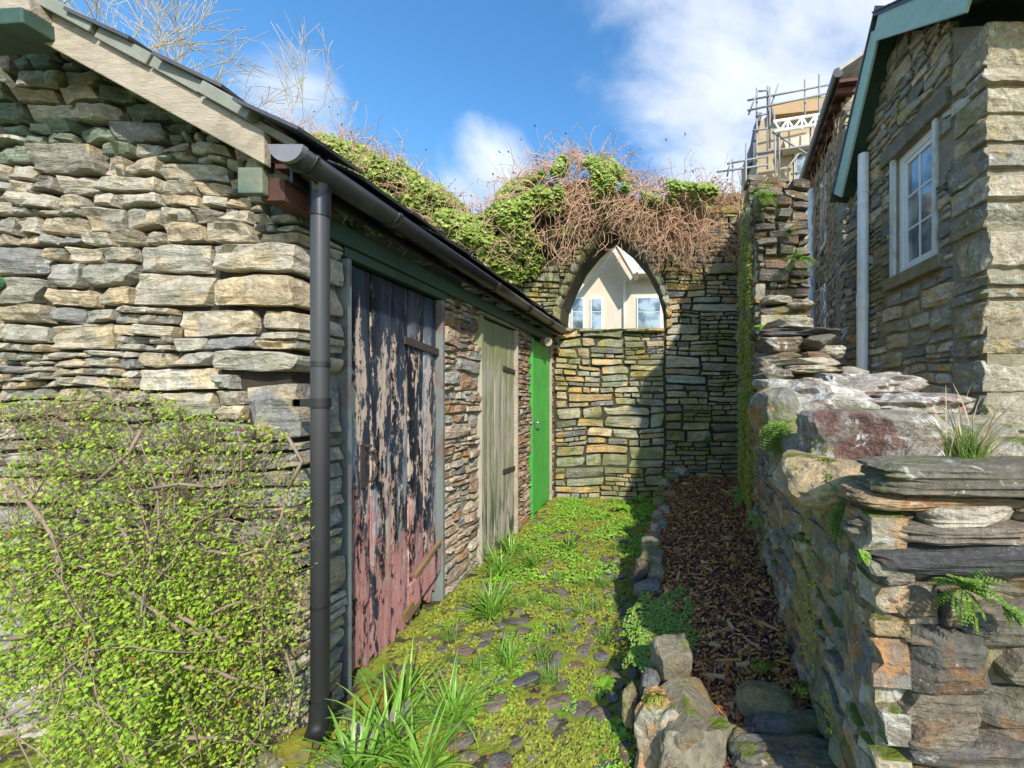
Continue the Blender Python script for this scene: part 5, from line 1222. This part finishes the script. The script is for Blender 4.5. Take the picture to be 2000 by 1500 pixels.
TL = ['fine grass tuft in the middle of the path level with the square kerb blocks', 'fine grass tuft just in front of the one level with the square kerb blocks', 'fine grass tuft left of the sedum, nearest its upper edge', 'flat fine grass tuft halfway between the pier clump and the sedum', 'low fine grass tuft in front of the flat one in mid path', 'pale fine grass tuft close beside the slate leaning on the kerb', 'spreading fine grass tuft right of the lone tufty clump', 'ragged fine grass tuft nearer than the spreading one', 'thin fine grass tuft right beside the wide spidery clump', 'fine grass tuft in front of the single strap-leaved rosette', 'farthest fine grass tuft, near the kerb beyond the square blocks', 'fine grass tuft touching the left side of the sedum mat', 'fine grass tuft by the threshold of the peeling door', 'fine grass tuft left of the single strap-leaved rosette', 'small fine grass tuft behind the flat mid-path tuft', 'fine grass tuft at the foot of the pier by the peeling door']
for i, (u, v) in enumerate(tf):
    x, y = at(u, v); clump(x, y, 70, .05, .11, .0028, 140+i, 'grass_tuft', TL[i], 'grass', 'fine grass tufts among the cobbles', 'fine_grass', lean=1.0)
# broad leaved weeds
def rosette(x, y, z, n, L_, seed, name, label, mat='weed', lobes=False):
    R = random.Random(seed); V, Fc = [], []
    for i in range(n):
        a = i*2.4+R.uniform(-.3, .3); ll = L_*R.uniform(.6, 1.1); el = R.uniform(.25, .9); h = Vector((math.cos(a), math.sin(a), 0)); s = Vector((-math.sin(a), math.cos(a), 0)); p = Vector((0, 0, .005)); base = len(V); k = 8
        for j in range(k):
            f = j/(k-1); w = ll*.20*math.sin(math.pi*min(1, f*.9+.08))*(1+(.45 if j % 2 else -.25)*lobes)+.001
            V += [tuple(p-s*w+Vector((0, 0, w*.3))), tuple(p), tuple(p+s*w+Vector((0, 0, w*.3)))]; p = p+(h*math.cos(el)+Vector((0, 0, 1))*math.sin(el))*ll/(k-1); el -= .16
        for j in range(k-1): b = base+j*3; Fc += [(b, b+1, b+4, b+3), (b+1, b+2, b+5, b+4)]
    o = obj(name, np.array(V)+np.array([x, y, z]), Fc, M[mat], None, True, 'base'); return tag(o, label, 'weed')
for i, (u, v, n, L_, lab, lo) in enumerate([(1180, 1345, 11, .085, 'dandelion rosette on the cobbles left of the cut block', True), (1215, 1000, 20, .17, 'leafy weed at the foot of the back wall near the bark bed', False), (1255, 1010, 14, .14, 'leafy weed tucked against the bark bed kerb at the far end', False), (1180, 1010, 14, .13, 'bright weed in the passage before the back wall', False), (1140, 965, 12, .12, 'small weed right against the foot of the back wall', False), (1250, 975, 12, .14, 'weed sprouting in the corner of back wall and kerb', False), (870, 1492, 7, .05, 'broad-leaved seedling between the bottom cobbles', False), (1200, 1420, 14, .05, 'cluster of small round weed leaves below the slab stone', False), (1215, 1450, 14, .045, 'low clover-like weed at the lowest kerb stones', False)]):
    x, y = at(u, v); rosette(x, min(y, 5.5), pz(x, y), n, L_, 200+i, 'dandelion' if lo else 'leafy_weed', lab, lobes=lo)

# --- kerb of the bed and the big stones at its near end
def loose(u0, v0, u1, v1, Y, dep, mat, seed, label, name='kerb_stone', cat='stone', **k):
    kw = dict(sub=4, boxy=5., rough=.12, cuts=7, seed=seed, freq=2.2); kw.update(k); V, Fc = rock_px(u0, v0, u1, v1, Y, dep, **kw)
    o = obj(name, V, Fc, M[mat], None, origin='base'); return tag(o, label, cat)
loose(1440, 1352, 1560, 1424, 1.50, .12, 'olive_rock', 804, 'smooth sausage-shaped olive cobble lying on the bark', boxy=2.4, cuts=0, rough=.10, rot=(0, .22, -.1))
loose(1466, 1422, 1625, 1478, 1.40, .14, 'ends', 805, 'long flat dark green slab in front of the olive cobble', boxy=6, rot=(0, .06, .0), strata=.06)
loose(1424, 1440, 1472, 1488, 1.36, .07, 'olive_rock', 806, 'small oval stone wedged under the end of the flat slab', boxy=2.6, rot=(0, -.7, 0))
loose(1290, 1392, 1425, 1462, 1.38, .25, 'slab', 803, 'largest grey-brown slab tilted on the near corner of the bark bed', boxy=8, rough=.04, cuts=5, rot=(.22, .28, .35), freq=1.2)
o = loose(1275, 1262, 1345, 1345, 1.66, .13, 'cut_stone', 802, 'cut yellowish block with a hollow, standing behind the tilted slab', boxy=9, rough=.035, cuts=2, rot=(.25, .05, .25))
loose(1214, 1345, 1246, 1420, 1.56, .10, 'olive_rock', 807, 'upright rounded green stone at the outer left of the kerb end', boxy=3)
loose(1246, 1325, 1290, 1392, 1.60, .12, 'cobble', 808, 'dark rounded stone between the upright green stone and cut block', boxy=3)
loose(1244, 1385, 1330, 1530, 1.42, .16, 'low', 809, 'crumbly brown earth-coated stone under the tilted slab', rough=.2)
loose(1290, 1440, 1440, 1540, 1.33, .16, 'slab', 810, 'mossy ledge stone below the tilted slab at the bottom edge', rough=.14)
loose(1440, 1470, 1640, 1540, 1.28, .14, 'ends', 811, 'whitish streaked stone along the bottom edge below the flat slab', boxy=6, strata=.1)
loose(1252, 1058, 1288, 1100, 2.95, .17, 'cut_stone', 812, 'sandy square brick-like kerb block, the farther of the pair', boxy=9, rough=.03, cuts=1, rot=(0, 0, .1))
loose(1252, 1084, 1296, 1130, 2.72, .17, 'cut_stone', 813, 'nearer square kerb block with a notched top', boxy=9, rough=.03, cuts=1, rot=(0, 0, -.15))
loose(1262, 1108, 1298, 1142, 2.62, .12, 'cut_stone', 814, 'rounded brown kerb stone just before the square blocks', boxy=3)
loose(1232, 1100, 1262, 1150, 2.62, .12, 'dark_slate', 815, 'thin upright dark slate propped against the kerb blocks', boxy=7, rot=(0, .35, 0))
loose(1238, 1138, 1290, 1165, 2.5, .12, 'cobble', 816, 'low dark kerb stone next to the sedum')
loose(1262, 1046, 1292, 1068, 3.1, .14, 'orange', 817, 'small rusty rounded kerb stone behind the square blocks', boxy=3)
ks = [(1270, 1030, 1290, 1050, 3.4, 'pale_rock'), (1282, 1018, 1304, 1040, 3.55, 'low'), (1272, 1000, 1296, 1022, 3.85, 'cut_stone'), (1288, 992, 1312, 1012, 4.0, 'low'), (1276, 975, 1300, 998, 4.3, 'cut_stone'), (1296, 962, 1322, 980, 4.6, 'orange'), (1280, 950, 1300, 975, 4.75, 'olive_rock'), (1286, 935, 1310, 955, 5.1, 'low'), (1300, 925, 1330, 942, 5.4, 'cut_stone'), (1318, 915, 1345, 930, 5.5, 'pale_rock')]
nm = ['pale', 'mossy brown', 'squarish buff', 'dark mossy', 'flat buff', 'rust-coloured', 'yellow-green', 'grey-brown', 'low buff', 'small whitish']
pos_ = ['nearest the square kerb blocks', 'just beyond the small pale one', 'midway along the kerb', 'leaning in beside the squarish buff one', 'past the middle of the kerb', 'set on the bark side of the kerb', 'with moss on top near the back wall', 'second from the back wall', 'against the back wall', 'in the bark at the foot of the back wall']
for i, (a, b, c, d, Y, mt) in enumerate(ks): loose(a, b, c, d, Y, .18, mt, 830+i, nm[i]+' kerb stone '+pos_[i], sub=3)
# timber-like slab and mossy stones at the shed corner
x, y = at(730, 1400)
V, Fc = beam((-1.17, 1.56, .02), (-1.00, 1.74, .03), .055, .075); o = bevel_me(obj('grey_plank', *beam((-1.20, 1.42, .0), (-1.04, 1.72, .03), .05, .07), M['old_wood'], None, origin='base'), .006); tag(o, 'short grey weathered timber lying from the downpipe shoe towards the door', 'timber')
V, Fc = rock_geo((-1.21, 1.73, .03), (.13, .12, .13), seed=5, sub=4, boxy=2.4, rough=.12, cuts=0); Mm = stone_mat('moss_cushion_stone', [(.2, .18, .08)], moss=1.2, mosscol=(.14, .13, .015)); M['mossy'] = Mm
tag(obj('mossy_stone', V, Fc, Mm, None, origin='base'), 'domed stone wholly covered in brown-green moss at the door frame foot', 'stone')
for i, (x, y, z, d, lab, mt) in enumerate([(-1.36, 1.53, .02, (.13, .10, .12), 'mossy stone at the foot of the shed corner left of the downpipe', 'mossy'), (-1.44, 1.46, .0, (.15, .12, .09), 'brown slab end poking out under the cotoneaster by the downpipe', 'cut_stone'), (-1.19, 1.62, .02, (.06, .06, .07), 'pale little stone between downpipe shoe and moss dome', 'pale_rock'), (-1.50, 1.40, -.02, (.12, .1, .1), 'yellow-mossed stone at the bottom edge below the downpipe', 'mossy')]):
    V, Fc = rock_geo((x, y, z), d, seed=60+i, sub=3, rough=.12); tag(obj('mossy_stone', V, Fc, M[mt], None, origin='base'), lab, 'stone')

# sedum mat
def sedum():
    R = random.Random(61); P, N, S = [], [], []
    while len(P) < 9000:
        u = R.gauss(1290, 42); v = R.uniform(1150, 1330); Y = F*(CH-.13)/(v-VV); x = (u-VU)*Y/F
        d = ((u-1296)/76)**2+((v-1238)/92)**2+.9*mn.noise((u*.03, v*.03, 3))
        if d > 1: continue
        hz = .028*(1-d)**.5+.010+.012*mn.noise((u*.06, v*.06, 8)); cx, cy = round(x/.022)*.022, round(Y/.022)*.022; rx, ry = x-cx, Y-cy
        P.append((x, Y, mz(x, Y)-.01+hz+.008*mn.noise((x*40, Y*40, 1)))); N.append((rx*60+R.gauss(0, .4), ry*60-.3+R.gauss(0, .4), .8)); S.append(R.uniform(.008, .014))
    return leaves_mesh(np.array(P), np.array(N), np.array(S))
o = obj('sedum_mat', *sedum(), M['sedum'], None, origin='base'); tag(o, 'dense mat of small bright green sedum spilling over the kerb of the bark bed', 'sedum')

# ferns, moss and grass on the walls
def fern(c, n, L_, seed, label, dirn_=(0, -1, .2), mat='fern', name='fern'):
    R = random.Random(seed); P, N, S = [], [], []; root = empty(name, c, label, 'fern'); st_ = []
    for i in range(n):
        d = (Vector(dirn_)+Vector((R.gauss(0, .8), R.gauss(0, .35), R.gauss(0, .7)))).normalized(); p = Vector(c); pts = [tuple(p)]; k = 12; ll = L_*R.uniform(.6, 1.1)
        for j in range(k):
            d = (d+Vector((0, 0, -.10))).normalized(); p = p+d*ll/k; pts.append(tuple(p)); s = d.cross(Vector((0, 0, 1))).normalized(); w = ll*.16*math.sin(math.pi*(j+1.5)/(k+2))
            for q in (-1, 1):
                for m_ in range(2): P.append(tuple(p+s*q*w*(m_+.6)*.6)); N.append((R.gauss(0, .3), -.5+R.gauss(0, .2), .8)); S.append(w*.55+.003)
        st_.append(tube(pts, .0012, 3, caps=False))
    obj('fronds', *leaves_mesh(np.array(P), np.array(N), np.array(S)), M[mat], root); obj('stalks', *merge(st_), M['dark_twig'], root)
def fpx(u, v, Y): return px(u, v, Y)
fern(fpx(1880, 1150, .93), 20, .10, 1, 'spleenwort fern below the dark slate slab at the lower right', (.1, -.5, .5))
fern(fpx(1960, 1185, .93), 12, .06, 2, 'small spleenwort trailing right of the bigger fern', (.5, -.5, 0))
fern(fpx(1530, 830, 1.85), 26, .16, 3, 'bushy green fern in the notch under the lichened boulders', (-.6, -.8, -.2))
fern(fpx(1650, 990, 1.2), 14, .10, 4, 'narrow fern growing down the wall corner below the coping', (-.7, -.7, -.4))
fern(fpx(1560, 508, 3.45), 18, .22, 5, 'dark fern on the broken end of the tall wall', (0, -1, .3))
fern(fpx(1545, 455, 3.5), 8, .12, 12, 'tiny fern high on the tall wall end face', (0, -1, .3))
fern(fpx(1490, 382, 3.5), 22, .20, 6, 'light green ferny tuft on top of the tall wall stub', (-.2, -.8, .2), 'weed')
fern(fpx(1462, 770, 3.6), 10, .16, 7, 'fern on the shaded wall near the back corner', (-.9, -.4, 0), 'weed')
fern(fpx(1448, 960, 3.9), 10, .18, 8, 'drooping fern leaning over the far bark', (-.9, -.4, 0), 'weed')
fern(fpx(1480, 1010, 3.0), 9, .12, 9, 'fern on the wall foot beside the middle of the bark', (-.8, -.5, .1), 'weed')
fern(fpx(1385, 855, 5.6), 8, .14, 10, 'tiny fern in a joint of the back wall', (0, -1, .1))
fern(fpx(1490, 640, 3.25), 9, .12, 11, 'yellow-green sprig on the stepped wall end', (-.3, -.9, .3), 'weed')
fern(fpx(1682, 1075, 1.0), 4, .04, 13, 'little bright leafed sprig on the near wall corner', (-.3, -.9, 0), 'weed')
# mossy strip down the edge of the tall wall
R = random.Random(14); P_, N_, S_ = [], [], []
for _ in range(9000):
    z = 3.3-3.0*R.random()**.8; y = R.uniform(3.5, 4.8); 
    if mn.noise((y*5, z*3, 5.))+.35*mn.noise((y*20, z*12, 6.)) < -.02: continue
    P_.append((wx(y)-.02-R.uniform(0, .035), y, z)); N_.append((-1, -.4+R.gauss(0, .4), .5+R.gauss(0, .4))); S_.append(R.uniform(.014, .03))
for _ in range(6000):
    y = R.uniform(1.2, 3.4); z = R.uniform(.12, 1.2)
    if mn.noise((y*3, z*3, 15.))+.35*mn.noise((y*14, z*12, 6.)) < .30: continue
    P_.append((wx(y)-.03-R.uniform(0, .02), y, z)); N_.append((-1, -.4+R.gauss(0, .4), .5+R.gauss(0, .4))); S_.append(R.uniform(.006, .012))
o = obj('wall_moss', *leaves_mesh(np.array(P_), np.array(N_), np.array(S_), 'quad'), M['moss'], gw); o['kind'] = 'stuff'
# grass tuft on the wall end
c = fpx(1890, 912, 1.12)
clump(c[0], c[1], 210, .07, .13, .003, 300, 'grass_tuft', 'thick green grass tuft growing on top of the near wall end', 'grass', None, 'fine_grass', z=c[2], lean=.5, upr=.95)
V, Fc = blades(80, .14, .26, .0022, 301, lean=.75, upr=.8); o = obj('dry_grass', V*np.array([1.3, 1, 1])+np.array(c), Fc, M['dry_grass'], None, True, 'base'); tag(o, 'long straw-coloured dead blades curving out of the tuft on the wall end', 'grass')
# yellow moss cushions
for i, (u, v, Y, s, lab) in enumerate([(1280, 1368, 1.5, .035, 'yellow moss cushion tucked between the tilted slab and dark stone'), (1488, 1300, 1.78, .035, 'yellow-green moss cushion on the bark near the wall'), (1565, 1345, 1.6, .03, 'moss cushion at the wall foot beside the lower bark'), (1290, 975, 4.5, .07, 'yellow moss on the far kerb')]):
    p = px(u, v, Y); n = 500; d = nr.normal(size=(n, 3)); d /= np.linalg.norm(d, axis=1, keepdims=True); Pm = np.array(p)+d*s*nr.uniform(.4, 1.25, (n, 1))*np.array([1.25, 1.1, .5])
    tag(obj('moss_cushion', *leaves_mesh(Pm, d, np.full(n, s*.28), 'quad'), M['moss'], None, origin='base'), lab, 'moss')
# fallen leaves on the path
R = random.Random(71); P_ = []
for _ in range(150):
    y = 1.45+3.8*R.random()**1.4; x = R.uniform(-1.35, -.1); P_.append((x, y, pz(x, y)+.022))
o = obj('fallen_leaves', *leaves_mesh(np.array(P_), nr.normal(size=(150, 3))*.3+np.array([0, 0, 1]), nr.uniform(.015, .03, 150)), chip_mat('brown_leaf', [(.30, .12, .05), (.20, .08, .04), (.35, .2, .1)], .7), path); o['kind'] = 'stuff'
# birds
for i, (u, v, lab) in enumerate([(1045, 247, 'tiny dark bird highest over the valley in the ivy'), (976, 298, 'tiny dark bird over the small white cloud'), (1301, 274, 'tiny dark bird nearer the scaffold'), (1338, 263, 'tiny dark bird closest to the big cloud')]):
    p = np.array(px(u, v, 30.)); s = .16
    V = np.array([(-.5, 0, 0), (0, -.1, .08), (.6, 0, 0), (0, .1, .08), (0, 0, -.1), (-.2, -1.0, .35), (.25, -1., .3), (-.2, 1.0, .35), (.25, 1., .3), (.15, 0, .05), (-.25, 0, .05)])[:, [0, 1, 2]]*s
    Fc = [(0, 1, 4), (1, 2, 4), (2, 3, 4), (3, 0, 4), (0, 3, 1), (1, 3, 2), (10, 9, 6, 5), (9, 10, 7, 8)]
    tag(obj('bird', V+p, Fc, M['bird'], None), lab, 'bird')
print('objects', len(bpy.data.objects))
